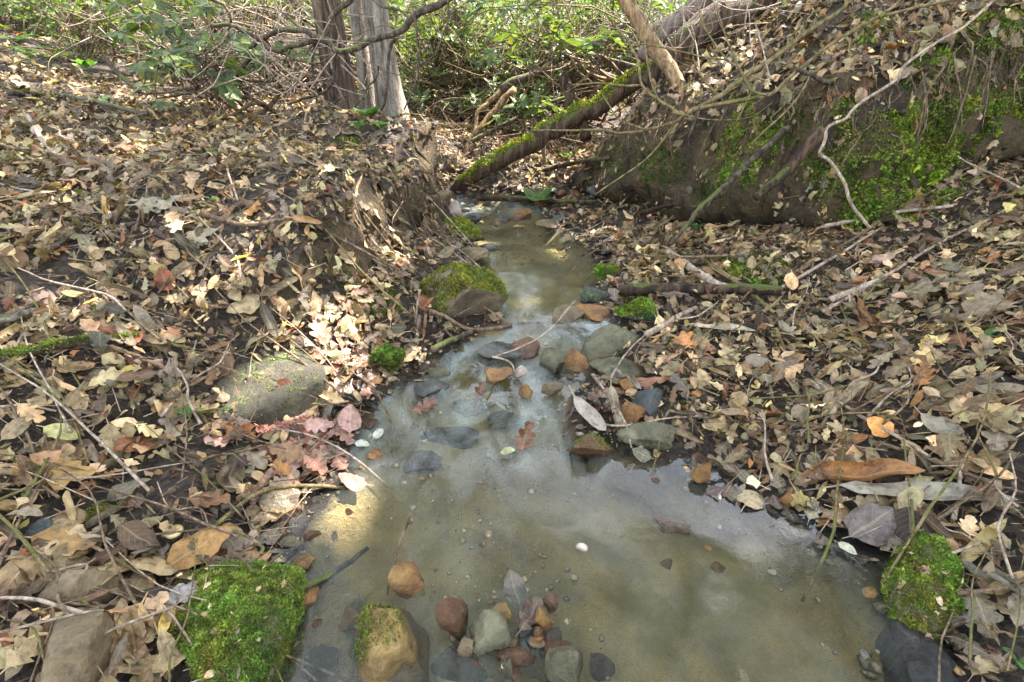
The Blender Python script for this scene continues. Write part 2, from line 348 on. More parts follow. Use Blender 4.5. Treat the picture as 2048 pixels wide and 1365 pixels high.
def mat_plain(name, c, rough=.6):
    m, nt, ns, ln, b = newmat(name); n = nz(nt, 120, 4, .6, objco(nt))
    ln.new(mixc(nt, .6, c, ramp(nt, n.outputs[0], [(.3, (.55, .55, .5)), (.7, (1.2, 1.2, 1.15))]).outputs[0], 'MULTIPLY'), b.inputs['Base Color']); b.inputs['Roughness'].default_value = rough
    return m
M['snail'] = mat_plain('snail_shell', (.55, .42, .2), .35)
M['stem_green'] = mat_plain('green_stem', (.12, .2, .05), .5)

# ------------------------------------------------------------------ mesh helpers
def make_mesh(name, V, F, mat=None, smooth=True, col=None, uv=None, mask=None, flow=None):
    V = np.asarray(V, np.float32); F = np.asarray(F, np.int32); k = F.shape[1]
    me = bpy.data.meshes.new(name)
    me.vertices.add(len(V)); me.vertices.foreach_set('co', V.ravel())
    me.loops.add(F.size); me.loops.foreach_set('vertex_index', F.ravel())
    me.polygons.add(len(F)); me.polygons.foreach_set('loop_start', np.arange(len(F), dtype=np.int32) * k)
    if smooth: me.polygons.foreach_set('use_smooth', np.ones(len(F), bool))
    me.update(calc_edges=True)
    if col is not None:
        at = me.attributes.new('Col', 'FLOAT_COLOR', 'POINT'); c = np.ones((len(V), 4), np.float32); c[:, :3] = col; at.data.foreach_set('color', c.ravel())
    if mask is not None:
        at = me.attributes.new('mask', 'FLOAT_COLOR', 'POINT'); c = np.ones((len(V), 4), np.float32); c[:, :3] = mask; at.data.foreach_set('color', c.ravel())
    if flow is not None:
        at = me.attributes.new('flow', 'FLOAT', 'POINT'); at.data.foreach_set('value', np.asarray(flow, np.float32))
    if uv is not None:
        l = me.uv_layers.new(name='leaf'); l.data.foreach_set('uv', np.asarray(uv, np.float32)[F.ravel()].ravel())
    if mat is not None: me.materials.append(mat)
    return me
def obj(name, me, parent=None, loc=None):
    o = bpy.data.objects.new(name, me); COL.objects.link(o)
    if loc is not None: o.location = tuple(loc)
    if parent is not None: o.parent = parent
    return o
def tag(o, label=None, cat=None, group=None, kind=None):
    if label: o['label'] = label
    if cat: o['category'] = cat
    if group: o['group'] = group
    if kind: o['kind'] = kind
    return o
def empty(name, loc, label, cat, group=None):
    o = bpy.data.objects.new(name, None); COL.objects.link(o); o.location = tuple(loc); return tag(o, label, cat, group)
def catmull(p, r, n):
    p = np.asarray(p, float); r = np.asarray(r, float)
    if len(p) == 2: p = np.stack([p[0], (p[0] * 2 + p[1]) / 3, (p[0] + p[1] * 2) / 3, p[1]]); r = np.interp(np.linspace(0, 1, 4), [0, 1], r)
    q = np.vstack([2 * p[0] - p[1], p, 2 * p[-1] - p[-2]]); out = []; ro = []
    for i in range(len(p) - 1):
        a, b, c, d = q[i:i + 4]
        for t in np.linspace(0, 1, n, endpoint=False):
            out.append(.5 * (2 * b + (c - a) * t + (2 * a - 5 * b + 4 * c - d) * t * t + (3 * b - a - 3 * c + d) * t ** 3)); ro.append(r[i] * (1 - t) + r[i + 1] * t)
    out.append(p[-1]); ro.append(r[-1]); return np.array(out), np.array(ro)
def tube(p, r, sides=7, n=5, wob=.15, seed=0, knob=.12, resample=True):
    if np.isscalar(r): r = [r] * len(p)
    if resample: p, r = catmull(p, r, n)
    p = np.asarray(p, float); r = np.asarray(r, float)
    if wob: p = p + (fbm(np.stack([np.linspace(0, len(p) * .35, len(p)), np.full(len(p), seed * 1.37), np.zeros(len(p))], -1)[:, None, :] + np.array([0, 0, 5.3]) * np.arange(3)[None, :, None], 2, seed)) * (r * wob * 4)[:, None]
    t = np.gradient(p, axis=0); t /= np.linalg.norm(t, axis=1, keepdims=True) + 1e-9
    u = np.cross(t[0], [0, 0, 1.0]);  u = u if np.linalg.norm(u) > .05 else np.cross(t[0], [1.0, 0, 0]); u /= np.linalg.norm(u)
    V = []; ang = np.linspace(0, 2 * np.pi, sides, endpoint=False)
    m = len(p)
    for i in range(m):
        u = u - t[i] * (u @ t[i]); u /= np.linalg.norm(u); v = np.cross(t[i], u)
        ring = np.cos(ang)[:, None] * u + np.sin(ang)[:, None] * v
        kn = 1 + knob * vnoise(np.stack([np.cos(ang) * 1.5 + seed, np.sin(ang) * 1.5, np.full(sides, i * .45)], -1), seed)
        V.append(p[i] + ring * (r[i] * kn)[:, None])
    V = [V[0] * .02 + p[0] * .98 - t[0] * r[0] * .15] + V + [V[-1] * .02 + p[-1] * .98 + t[-1] * r[-1] * .15]; m += 2
    V = np.concatenate(V); i = np.arange(m - 1)[:, None] * sides; j = np.arange(sides)[None]; j2 = (j + 1) % sides
    F = np.stack([i + j, i + j2, i + sides + j2, i + sides + j], -1).reshape(-1, 4)
    return V, F
def join(parts):
    V, F, o = [], [], 0
    for v, f in parts: V.append(v); F.append(f + o); o += len(v)
    return np.concatenate(V), np.concatenate(F)
def around(V, c): return np.asarray(V) - np.asarray(c)
def thing_mesh(name, VF, mat, label, cat, group=None, parent=None, base=None):
    V, F = VF; c = V.mean(0) if base is None else np.asarray(base)
    if parent is not None: c = np.array(parent.location)
    o = obj(name, make_mesh(name, V - c, F, mat), parent, None if parent is not None else c)
    if parent is None: tag(o, label, cat, group)
    return o

# ------------------------------------------------------------------ ground
sd = sdf_poly(XX, YY, wpoly)
dfG = signed_line(XX, YY, BF, 1); dbG = signed_line(XX, YY, BB, -1)
gn = np.stack(np.gradient(HH), 0)
slope = np.hypot(np.gradient(HH, GX, axis=1), np.gradient(HH, GY, axis=0))
shift = np.interp(dfG, [-.25, -.02, .07, .14, .28, .7], [0, -.10, .09, .09, .06, 0]) * sstep(-.1, .15, dbG) * (1 + .7 * n2(XX, YY, 5, 77, 3))
dlG = signed_line(XX, YY, LF, 1)
gy_, gx_ = np.gradient(dfG, GY, GX)
ly_, lx_ = np.gradient(dlG, GY, GX); shl = .07 * sstep(0, .11, dlG) * np.exp(-np.maximum(dlG - .11, 0) / .2) * sstep(1.3, 2.0, YY) * (1 - sstep(2.9, 3.6, YY)) * (1 + .8 * n2(XX, YY, 6, 78, 3))
VX = XX - gx_ * shift - lx_ * shl; VY = YY - gy_ * shift - ly_ * shl
rough_face = sstep(.6, 1.6, slope)
fp = np.stack([XX * 9, YY * 9, HH * 9], -1); fw = sstep(.55, 1.2, slope) * (np.hypot(XX, YY) < 7)
VX = VX + fw * .05 * fbm(fp, 4, 61, 2.1, .6); VY = VY + fw * .05 * fbm(fp + 31.7, 4, 63, 2.1, .6)
VZ = HH + rough_face * .02 * n2(XX * 3, YY * 3 + HH * 4, 4, 55, 3)
ny, nx = XX.shape
ii, jj = np.meshgrid(np.arange(nx - 1), np.arange(ny - 1)); a = (jj * nx + ii).ravel()
F = np.stack([a, a + 1, a + nx + 1, a + nx], 1)
mask = np.stack([sstep(0.0, .05, sd), np.maximum(sstep(.7, 1.5, slope), sstep(-.12, .0, dfG) * (dfG < .28) * (dbG > -.1)) * (sd < -.02), sstep(-.2, 0, sd)], -1).reshape(-1, 3)
BVH = BVHTree.FromPolygons(np.stack([VX, VY, VZ], -1).reshape(-1, 3).tolist(), F.tolist())
DXX, DYY = VX - XX, VY - YY
def bil(Fd, x, y):
    fx = np.clip(np.interp(x, GX, np.arange(len(GX))), 0, len(GX) - 1.001); fy = np.clip(np.interp(y, GY, np.arange(len(GY))), 0, len(GY) - 1.001)
    i = fx.astype(int); j = fy.astype(int); u = fx - i; v = fy - j
    return Fd[j, i] * (1 - u) * (1 - v) + Fd[j, i + 1] * u * (1 - v) + Fd[j + 1, i] * (1 - u) * v + Fd[j + 1, i + 1] * u * v
g = obj('forest_floor', make_mesh('forest_floor', np.stack([VX, VY, VZ], -1).reshape(-1, 3), F, M['soil'], mask=mask))
tag(g, 'dark forest soil of the stream banks and the sandy stream bed', 'ground', kind='structure')
# ------------------------------------------------------------------ water
wx = np.arange(-1.2, 1.6, .016); wy = np.arange(-1.5, 4.6, .016)
WX, WY = np.meshgrid(wx, wy); ws = sdf_poly(WX, WY, wpoly)
flow = sstep(.85, 1.15, WY) * (1 - sstep(1.6, 1.78, WY)) + .35 * (1 - sstep(.5, 1.0, WY)) * .3 + .8 * sstep(3.1, 3.3, WY) + .10
WZ = W(WY) + flow * .010 * fbm(np.stack([WX * 7, WY * 3.2, WY * 0], -1), 3, 5) + .0012 * n2(WX, WY, 6, 8, 2)
keep = (ws > -.07); nyw, nxw = WX.shape
kq = keep[:-1, :-1] & keep[1:, :-1] & keep[:-1, 1:] & keep[1:, 1:]
ii, jj = np.meshgrid(np.arange(nxw - 1), np.arange(nyw - 1)); a = (jj * nxw + ii)[kq]
F = np.stack([a, a + 1, a + nxw + 1, a + nxw], 1); used, inv = np.unique(F, return_inverse=True)
V = np.stack([WX, WY, WZ], -1).reshape(-1, 3)[used]
w_ = obj('stream_water', make_mesh('stream_water', V, inv.reshape(-1, 4), M['water'], flow=flow.ravel()[used]))
tag(w_, 'shallow clear stream water running over tan sand and stones', 'water', kind='structure')

# ------------------------------------------------------------------ leaf templates (unit length, +y along the leaf)
def leaf_grid(half, fwd, ts, cols, stem=True):
    us = np.linspace(-1, 1, cols); V = []; UV = []
    for t, w, f in zip(ts, half, fwd):
        for u in us:
            V.append((u * w, t - .5 + f * abs(u) ** 1.5, 0)); UV.append((.5 + u / 2, t))
    n = len(ts); F = []
    for i in range(n - 1):
        for j in range(cols - 1):
            a = i * cols + j; b = a + 1; c = a + cols + 1; d = a + cols
            F += [(a, b, c), (a, c, d)]
    if stem:
        k = len(V); V += [(-.012, -.72, .02), (.012, -.72, .02), (.014, -.48, 0), (-.014, -.48, 0)]; UV += [(.5, 0)] * 4; F += [(k, k + 1, k + 2), (k, k + 2, k + 3)]
    return np.array(V, float), np.array(F), np.array(UV, float)
def tpl(kind, hi):
    if kind == 'oak' or kind == 'redoak':
        nl = 4 if hi else 3; step = 3 if hi else 2; ts = np.linspace(0, 1, nl * step + 1)
        env = .36 * np.sin(np.pi * ts ** .75) ** .7 + .01
        ph = (ts * nl) % 1.0
        lob = .5 + .5 * np.cos(2 * np.pi * (ph - .5)); sharp = .62 if kind == 'redoak' else .45
        half = env * (1 - sharp + sharp * lob ** (1.4 if kind == 'redoak' else .8)); half[0] = .012; half[-1] = .03
        return leaf_grid(half, .10 * lob * (1 if kind == 'redoak' else .5), ts, 5 if hi else 3)
    if kind == 'beech':
        ts = np.linspace(0, 1, 11 if hi else 6); half = .27 * np.sin(np.pi * ts ** .85) ** .75; half[0] = half[-1] = .008
        if hi: half = half * (1 + .05 * (-1) ** np.arange(len(ts)))
        return leaf_grid(half, .03 * np.ones_like(ts), ts, 5 if hi else 3)
    if kind == 'round':
        ts = np.linspace(0, 1, 10 if hi else 6); half = .42 * np.sin(np.pi * ts ** .8) ** .6; half[0] = half[-1] = .02
        if hi: half = half * (1 + .07 * rng.normal(size=len(ts)))
        return leaf_grid(half, .05 * np.ones_like(ts), ts, 5 if hi else 3)
    if kind == 'strap':
        ts = np.linspace(0, 1, 10 if hi else 6); half = .17 * np.sin(np.pi * ts ** .9) ** .6; half[0] = half[-1] = .006
        return leaf_grid(half, .0 * ts, ts, 6 if hi else 4)
    if kind == 'maple':
        na = 20 if hi else 10; an = np.linspace(0, 2 * np.pi, na, endpoint=False)
        lobes = [(np.pi / 2, .55), (np.pi / 2 + 1.05, .5), (np.pi / 2 - 1.05, .5), (np.pi / 2 + 2.1, .36), (np.pi / 2 - 2.1, .36)]
        r = np.full(na, .2)
        for la, lr in lobes:
            dd = np.abs((an - la + np.pi) % (2 * np.pi) - np.pi); r = np.maximum(r, lr - dd * .62)
        V = [(0, -.1, 0)]; UV = [(.5, .4)]
        for q in (.5, 1):
            for a_, r_ in zip(an, r): V.append((r_ * q * math.cos(a_), r_ * q * math.sin(a_) - .1, 0)); UV.append((.5 + .5 * q * math.cos(a_), .5 + .5 * q * math.sin(a_)))
        F = []
        for i in range(na):
            j = (i + 1) % na; F += [(0, 1 + i, 1 + j), (1 + i, 1 + na + i, 1 + na + j), (1 + i, 1 + na + j, 1 + j)]
        k = len(V); V += [(-.012, -.75, .02), (.012, -.75, .02), (.014, -.2, 0), (-.014, -.2, 0)]; UV += [(.5, 0)] * 4; F += [(k, k + 1, k + 2), (k, k + 2, k + 3)]
        return np.array(V, float), np.array(F), np.array(UV, float)
def tpl_tiny(k):
    ts = np.linspace(0, 1, 4); w = {'strap': .12, 'beech': .26, 'round': .38, 'oak': .3, 'redoak': .28, 'maple': .42}[k]; half = w * np.array([.12, 1, .8, .06]) * np.exp(rng.normal(0, .2, 4)); return leaf_grid(half, np.array([0, .05, .1, 0]), ts, 3, False)
def curl(V, roll, bend, twist, noise, seed):
    V = V.copy(); x, y, z = V[:, 0].copy(), V[:, 1].copy(), V[:, 2].copy()
    if abs(roll) > 1e-4:
        Rr = 1 / roll; z2 = Rr * (1 - np.cos(x / Rr)); x2 = Rr * np.sin(x / Rr); x, z = x2, z + z2
    if abs(bend) > 1e-4:
        Rb = 1 / bend; yy = (Rb - z) * np.sin(y / Rb); z = Rb - (Rb - z) * np.cos(y / Rb); y = yy
    ca, sa = np.cos(twist * y), np.sin(twist * y); x, z = x * ca - z * sa, x * sa + z * ca
    z = z + noise * vnoise(np.stack([x * 4 + seed, y * 4, np.full_like(x, seed * .7)], -1), seed)
    V = np.stack([x, y, z], 1); V[:, 2] -= np.percentile(V[:, 2], 30); return V
KINDS = ['oak', 'redoak', 'beech', 'round', 'strap', 'maple']
TPL = {}
for lod in (0, 1, 2):
    for k in KINDS:
        for v in range(5):
            Vt, Ft, Ut = tpl_tiny(k) if lod == 2 else tpl(k, lod == 1); r2 = np.random.default_rng(hash((len(k), ord(k[0]), v)) % 9999)
            if k == 'strap': roll = [6, 11, 16, 3, 9][v]; bend = r2.normal() * .5
            else: roll = r2.choice([-1, 1]) * [.8, 1.8, 3.0, 1.2, 4.4][v]; bend = r2.normal() * [.7, 1.2, 1.5, .9, .9][v]
            Vt = curl(Vt, roll, bend, r2.normal() * [.2, .5, .9, .3, .6][v], [.09, .13, .16, .11, .12][v], v * 7 + len(k))
            if v in (2, 4) and k != 'strap' and lod < 2:
                cc_ = Vt[Ft].mean(1); dr_ = r2.normal(size=2); dr_ /= np.linalg.norm(dr_); Ft = Ft[(cc_[:, 0] * dr_[0] + cc_[:, 1] * dr_[1] + .1 * r2.normal(size=len(Ft))) < .16]
            TPL[(k, v, lod)] = (Vt, Ft, Ut)
def frames(nrm, yaw):
    nrm = nrm / np.linalg.norm(nrm, axis=1, keepdims=True)
    a = np.stack([np.cos(yaw), np.sin(yaw), np.zeros_like(yaw)], 1); a = a - nrm * (a * nrm).sum(1, keepdims=True); a /= np.linalg.norm(a, axis=1, keepdims=True) + 1e-9
    b = np.cross(nrm, a); return np.stack([a, b, nrm], 2)      # columns
def scatter(keys, pos, Rm, size, col, sx=None):
    """realise many leaves (template key index per leaf) into V,F,C,U"""
    Vs, Fs, Cs, Us, o = [], [], [], [], 0
    names = sorted(set(keys)); keys = np.array([names.index(k) for k in keys])
    for q, nm in enumerate(names):
        idx = np.where(keys == q)[0]
        if not len(idx): continue
        Vt, Ft, Ut = TPL[nm]; n = len(Vt)
        L = Vt[None] * size[idx][:, None, None]
        if sx is not None: L = L * np.stack([sx[idx], np.ones(len(idx)), np.ones(len(idx))], 1)[:, None, :]
        Wd = np.einsum('lij,lnj->lni', Rm[idx], L) + pos[idx][:, None, :]
        Vs.append(Wd.reshape(-1, 3)); Fs.append((Ft[None] + (np.arange(len(idx)) * n)[:, None, None]).reshape(-1, 3) + o)
        Cs.append(np.repeat(col[idx], n, 0)); Us.append(np.tile(Ut, (len(idx), 1))); o += len(idx) * n
    return np.concatenate(Vs), np.concatenate(Fs), np.concatenate(Cs), np.concatenate(Us)
PAL = np.array([(.30,.215,.115),(.40,.31,.175),(.25,.16,.075),(.165,.098,.05),(.095,.062,.036),(.21,.175,.125),(.27,.125,.042),(.19,.068,.028),(.33,.26,.15),(.23,.185,.10),(.14,.11,.07),(.45,.36,.12)])
PNAME = ['tan','pale tan','golden brown','brown','dark brown','grey brown','orange brown','reddish brown','buff','olive tan','grey','yellow']
PAL = PAL * np.array([1.0, .96, .88])
PW = np.array([.15,.17,.06,.09,.08,.15,.03,.02,.16,.08,.10,.012]); PW /= PW.sum()
def leafcol(n, r, wet=None):
    i = r.choice(len(PAL), n, p=PW); c = PAL[i] * np.exp(r.normal(-.08, .50, n))[:, None] * np.exp(r.normal(0, .06, (n, 3)))
    if wet is not None: c = c * (1 - .55 * wet)[:, None]
    return c
def wallmask(x, y):
    df = signed_line(x, y, BF, 1); db = signed_line(x, y, BB, -1)
    return (df > -.10) & (df < .27) & (db > -.05)

# ------------------------------------------------------------------ stones
def rock_shape(seed, ax, ay, az, cuts=14, sub=4, smooth=.0, rough=.05):
    r = np.random.default_rng(seed); bm = bmesh.new(); bmesh.ops.create_icosphere(bm, subdivisions=sub, radius=1.0)
    V = np.array([v.co[:] for v in bm.verts]); F = np.array([[v.index for v in f.verts] for f in bm.faces]); bm.free()
    for k in range(cuts):
        n = r.normal(size=3); n /= np.linalg.norm(n); d = r.uniform(.36, .74)
        t = V @ n - d; V = V - np.where(t > 0, t * (.96 - smooth), 0)[:, None] * n
    nn = V / np.linalg.norm(V, axis=1, keepdims=True)
    V = V + nn * (rough * 2.2 * fbm(V * 1.3 + seed, 2, seed) + rough * .8 * fbm(V * 5 + seed, 3, seed + 5))[:, None]
    e = np.abs(V).max(0); V = V / e
    return V * np.array([ax, ay, az]), F
def tri_normals(V, F):
    n = np.cross(V[F[:, 1]] - V[F[:, 0]], V[F[:, 2]] - V[F[:, 0]]); a = np.linalg.norm(n, axis=1); return n / (a[:, None] + 1e-12), a / 2
MOSSC = np.array([(.105,.165,.03),(.155,.22,.04),(.21,.27,.055),(.065,.11,.02),(.235,.26,.075),(.155,.125,.045)])
def moss_blades(V, F, n, size, seed, thr=.35, cover=1.1, tint=(1, 1, 1), nscale=9.0, updir=(0, 0, 1), droop=0.0, bias=0.0):
    r = np.random.default_rng(seed); fn, fa = tri_normals(V, F); up = np.array(updir, float)
    w = fa * (fn @ up > thr - .25); f = r.choice(len(F), n, p=w / w.sum())
    u = r.random((n, 2)); fl = u.sum(1) > 1; u[fl] = 1 - u[fl]
    p = V[F[f, 0]] + (V[F[f, 1]] - V[F[f, 0]]) * u[:, :1] + (V[F[f, 2]] - V[F[f, 0]]) * u[:, 1:]
    q = (fn[f] @ up) + bias + .55 * fbm(p * nscale + seed, 3, seed) * (1.6 - cover) * 2
    ok = q > thr; p = p[ok]; nr = fn[f][ok]; m = len(p)
    clump = fbm(p * 55 + seed, 2, seed + 3) + .7 * fbm(p * 14 + seed, 2, seed + 4)
    d = nr * .8 + up * .5 + r.normal(0, .55, (m, 3)); d[:, 2] -= droop; d /= np.linalg.norm(d, axis=1, keepdims=True)
    sd_ = np.cross(d, r.normal(size=(m, 3))); sd_ /= np.linalg.norm(sd_, axis=1, keepdims=True)
    size = size if len(V) > 1500 and size < .0057 else size * .92
    L = size * r.uniform(.55, 1.3, m) * (1 + .5 * clump); wd_ = L * .30
    base = p - nr * size * .1; mid = base + d * (L * .55)[:, None]; tip = base + (d * L[:, None]) + r.normal(0, .2, (m, 3)) * L[:, None]
    Vm = np.stack([base, mid + sd_ * wd_[:, None], tip, mid - sd_ * wd_[:, None]], 1).reshape(-1, 3)
    k = np.arange(m)[:, None] * 4; Fm = np.concatenate([k + [0, 1, 2], k + [0, 2, 3]])
    c = MOSSC[r.choice(len(MOSSC), m, p=[.25, .25, .17, .13, .1, .10])] * np.exp(r.normal(0, .15, m) + .35 * clump)[:, None] * np.array(tint); c[:, 0] *= np.exp(.25 * fbm(p * 22 + seed, 2, seed + 6))
    return Vm, Fm, np.repeat(c, 4, 0)
def moss_part(V, F, parent, n, size, seed, **kw):
    Vm, Fm, c = moss_blades(V, F, n, size, seed, **kw)
    o = obj('moss', make_mesh('moss', Vm, Fm, M['moss'], smooth=False, col=c, uv=np.zeros((len(Vm), 2))), parent); o['kind'] = 'stuff'; return o
STONE_N = [0]
def stone(cx, cy, w, h, mat, label, kd=.85, sink=.25, rotz=0, tilt=(0, 0), cuts=14, moss=None, rough=.06, sub=None, seed=None, group=None, name='stone', dz=0.0):
    STONE_N[0] += 1; seed = seed or STONE_N[0] * 3 + 1
    p = A(cx, cy); d = depth_of(p)
    for _ in range(2):
        ax = w * d / FPX / 2; ay = kd * ax; hh = h * d / FPX / 2
        th = math.atan2(CAM_H - p[2], math.hypot(p[0], p[1])); q = hh * hh - (ay * math.sin(th)) ** 2
        az = max(math.sqrt(max(q, 0)) / math.cos(th), .38 * ax)
        if q <= 0: ay = hh / math.sin(th) * .9
        p = A(cx, cy, sink * az); d = depth_of(p)
    if sdf_poly(p[None, 0], p[None, 1], wpoly)[0] > 0.01 and 'under' not in label and 'submerged' not in label:
        zf = (lambda yy: W(yy) + .18 * az); q2 = plane_hit(cx, cy, zf); p = np.array([q2[0], q2[1], float(zf(q2[1]))]); p[2] = max(p[2] - .0, float(W(p[1])))
    sub = sub or (4 if w > 85 else 3)
    V, F = rock_shape(seed, ax, ay, az, cuts, sub, rough=rough)
    Rm = np.array((Matrix.Rotation(R_(rotz), 3, 'Z') @ Matrix.Rotation(R_(tilt[0]), 3, 'X') @ Matrix.Rotation(R_(tilt[1]), 3, 'Y')))
    V = V @ Rm.T
    me_ = make_mesh(name, V, F, M[mat]); me_.set_sharp_from_angle(angle=R_(32)); wet_attr(me_, V + p + np.array([0, 0, dz])); FOOT.append((p[0], p[1], max(ax, ay) * .9))
    o = obj(name, me_, None, p + np.array([0, 0, dz])); tag(o, label, 'stone', group)
    if moss: moss_part(V, F, o, moss[0], moss[1], seed, **(moss[2] if len(moss) > 2 else {}))
    return o
FOOT = []
def wet_attr(me, Vw):
    w = W(Vw[:, 1]); d = sdf_poly(Vw[:, 0], Vw[:, 1], wpoly); wet = (1 - sstep(.004, .03, Vw[:, 2] - w + .012 * fbm(Vw * 18, 2, 3))) * sstep(-.10, -.02, d)
    at = me.attributes.new('wet', 'FLOAT', 'POINT'); at.data.foreach_set('value', wet.astype(np.float32))
def dome(out, hgt, mat, label, p=4.0, tilt=(0, 0), base=0.0, moss=None, rough=.012, seed=1, name='stone', facet=.3, nr=22, na=88):
    pts = np.array([A(a, b, hgt * .5) for a, b in out]); zb = pts[:, 2].mean() - hgt * .5 + base
    q = np.array([(np.array([0, 0, CAM_H]) + ray(a, b) * ((zb + hgt * .6 - CAM_H) / ray(a, b)[2]))[:2] for a, b in out]); q = smooth_poly(q, 2); c = q.mean(0); d = q - c
    an = np.arctan2(d[:, 1], d[:, 0]); o_ = np.argsort(an); an = an[o_]; rr = np.hypot(d[:, 0], d[:, 1])[o_]
    th = np.linspace(-np.pi, np.pi, na, endpoint=False); R0 = np.interp(th, np.r_[an - 2 * np.pi, an, an + 2 * np.pi], np.r_[rr, rr, rr])
    sf = np.r_[np.linspace(.03, .9, nr) , .96, 1.0, 1.0, .98]; V = []
    for k, f in enumerate(sf):
        z = hgt * max(0, 1 - f ** p) ** (1 / p * 1.3) if k < len(sf) - 2 else (-.03 if k == len(sf) - 2 else -.10)
        V.append(np.stack([np.cos(th) * R0 * f, np.sin(th) * R0 * f, np.full(na, z)], 1))
    V = np.concatenate(V); mR = R0.mean()
    V[:, 2] += (V[:, 0] * tilt[0] + V[:, 1] * tilt[1]) * (V[:, 2] > -.02)
    nn = V / (np.linalg.norm(V, axis=1, keepdims=True) + 1e-9); V = V + nn * (rough * fbm(V / mR * 2.2 + seed, 4, seed))[:, None]
    V[:, 2] += facet * hgt * .35 * np.abs(fbm(V / mR * 1.1 + seed * 3.1, 2, seed + 9)) * (V[:, 2] > 0)
    r5 = np.random.default_rng(seed + 70); S3 = np.array([mR, mR, hgt]); Vn = V / S3; topm = (V[:, 2] > -.02)
    for _ in range(8):
        n_p = r5.normal(size=3); n_p[2] = abs(n_p[2]) + .9; n_p /= np.linalg.norm(n_p); t_ = Vn @ n_p; d_ = np.percentile(t_[topm], r5.uniform(82, 96)); Vn = Vn - (np.where(topm, np.maximum(t_ - d_, 0), 0) * .85)[:, None] * n_p
    V = Vn * S3; V[topm] += .0022 * fbm(V[topm] * 60, 3, seed)[:, None] * np.array([0, 0, 1.0])
    m = len(sf); i = np.arange(m - 1)[:, None] * na; j = np.arange(na)[None]; j2 = (j + 1) % na
    Fq = np.stack([i + j, i + na + j, i + na + j2, i + j2], -1).reshape(-1, 4); Ft = np.concatenate([Fq[:, [0, 1, 2]], Fq[:, [0, 2, 3]], np.stack([np.zeros(na - 2, int), np.arange(1, na - 1), np.arange(2, na)], 1)])
    me_ = make_mesh(name, V, Ft, M[mat]); me_.set_sharp_from_angle(angle=R_(35)); wet_attr(me_, V + np.array([c[0], c[1], zb])); FOOT.append((c[0], c[1], mR * (.75 if 'embedded' in label else 1)))
    o = obj(name, me_, None, (c[0], c[1], zb)); tag(o, label, 'stone')
    if moss: moss_part(V, Ft, o, moss[0], moss[1], seed, **moss[2])
    if moss and moss[0] > 20000:
        rr_ = np.random.default_rng(seed + 50); fn, fa = tri_normals(V, Ft); w_2 = fa * (fn[:, 2] > .5); f_ = rr_.choice(len(Ft), 46, p=w_2 / w_2.sum()); pp_ = V[Ft[f_]].mean(1) + np.array([0, 0, .005])
        vv, ff, cc2, uu = scatter([(KINDS[i], int(v), 0) for i, v in zip(rr_.integers(5, size=46), rr_.integers(5, size=46))], pp_, frames(fn[f_] + rr_.normal(0, .3, (46, 3)), rr_.uniform(0, 6.28, 46)), rr_.uniform(.005, .022, 46), leafcol(46, rr_) * 1.2)
        d_ = obj('leaf_bits', make_mesh('leaf_bits', vv, ff, M['litter'], col=cc2, uv=uu), o); d_['kind'] = 'stuff'
    return o
dome([(352,1150),(420,1114),(500,1112),(575,1120),(607,1150),(600,1200),(575,1260),(545,1330),(520,1400),(420,1410),(380,1335),(345,1290),(335,1230),(333,1185)], .06, 'mossrock', 'large stone fully covered in bright green moss at the pool edge', 7.0, (.05, .10), 0, (95000, .0050, dict(thr=-.3, cover=1.35, nscale=9, tint=(1.3, 1.3, 1.3))), .014, 3)
dome([(700,1270),(715,1210),(755,1180),(800,1182),(845,1215),(862,1270),(858,1330),(830,1390),(760,1420),(700,1400),(690,1330)], .115, 'ochremoss', 'big oval ochre boulder with mossy streaks standing in the pool', 2.6, (0, .05), .0, (2500, .0045, dict(thr=.75, cover=.75, nscale=14)), .010, 4)
dome([(1785,1110),(1820,1068),(1870,1060),(1915,1088),(1935,1150),(1930,1220),(1890,1250),(1840,1262),(1800,1200)], .065, 'mossrock', 'lush green moss clump on a hidden stone at the right pool edge', 3.0, (0, .1), 0, (48000, .0068, dict(thr=-.2, cover=1.3, nscale=9, tint=(1.25, 1.25, 1.1))), .016, 5)
dome([(385,818),(420,770),(480,718),(505,697),(560,702),(640,718),(658,745),(600,782),(520,808),(440,832)], .026, 'darkgreen', 'broad flat dark green boulder embedded in the left bank', 4.5, (-.05, .15), .0, (1500, .006, dict(thr=.3, cover=.45, nscale=9)), .010, 6)
dome([(60,1380),(80,1290),(120,1225),(180,1195),(225,1215),(195,1290),(155,1365),(140,1420),(70,1430)], .055, 'tan', 'long tan stone lying on the litter left of the mossy stone', 5.0, (.1, .1), .012, None, .005, 7, facet=.1)
dome([(65,1195),(110,1165),(180,1132),(240,1128),(218,1165),(140,1202),(90,1217)], .05, 'tan', 'brown slab stone among leaves above the long tan stone', 5.0, (0, .1), .01, None, .005, 8, facet=.1)
dome([(1785,1215),(1840,1240),(1890,1300),(1930,1365),(1940,1430),(1870,1440),(1805,1340),(1775,1260)], .03, 'wetdark', 'dark wet rock at the right pool edge below the moss clump', 4.0, (.1, 0), 0, None, .01, 9)
dome([(1158,690),(1170,668),(1220,650),(1275,640),(1292,655),(1272,682),(1220,703),(1180,707)], .055, 'greygreen', 'smooth grey green boulder beside the outlet of the upper pool', 2.6, (0, .1), 0, None, .006, 10)
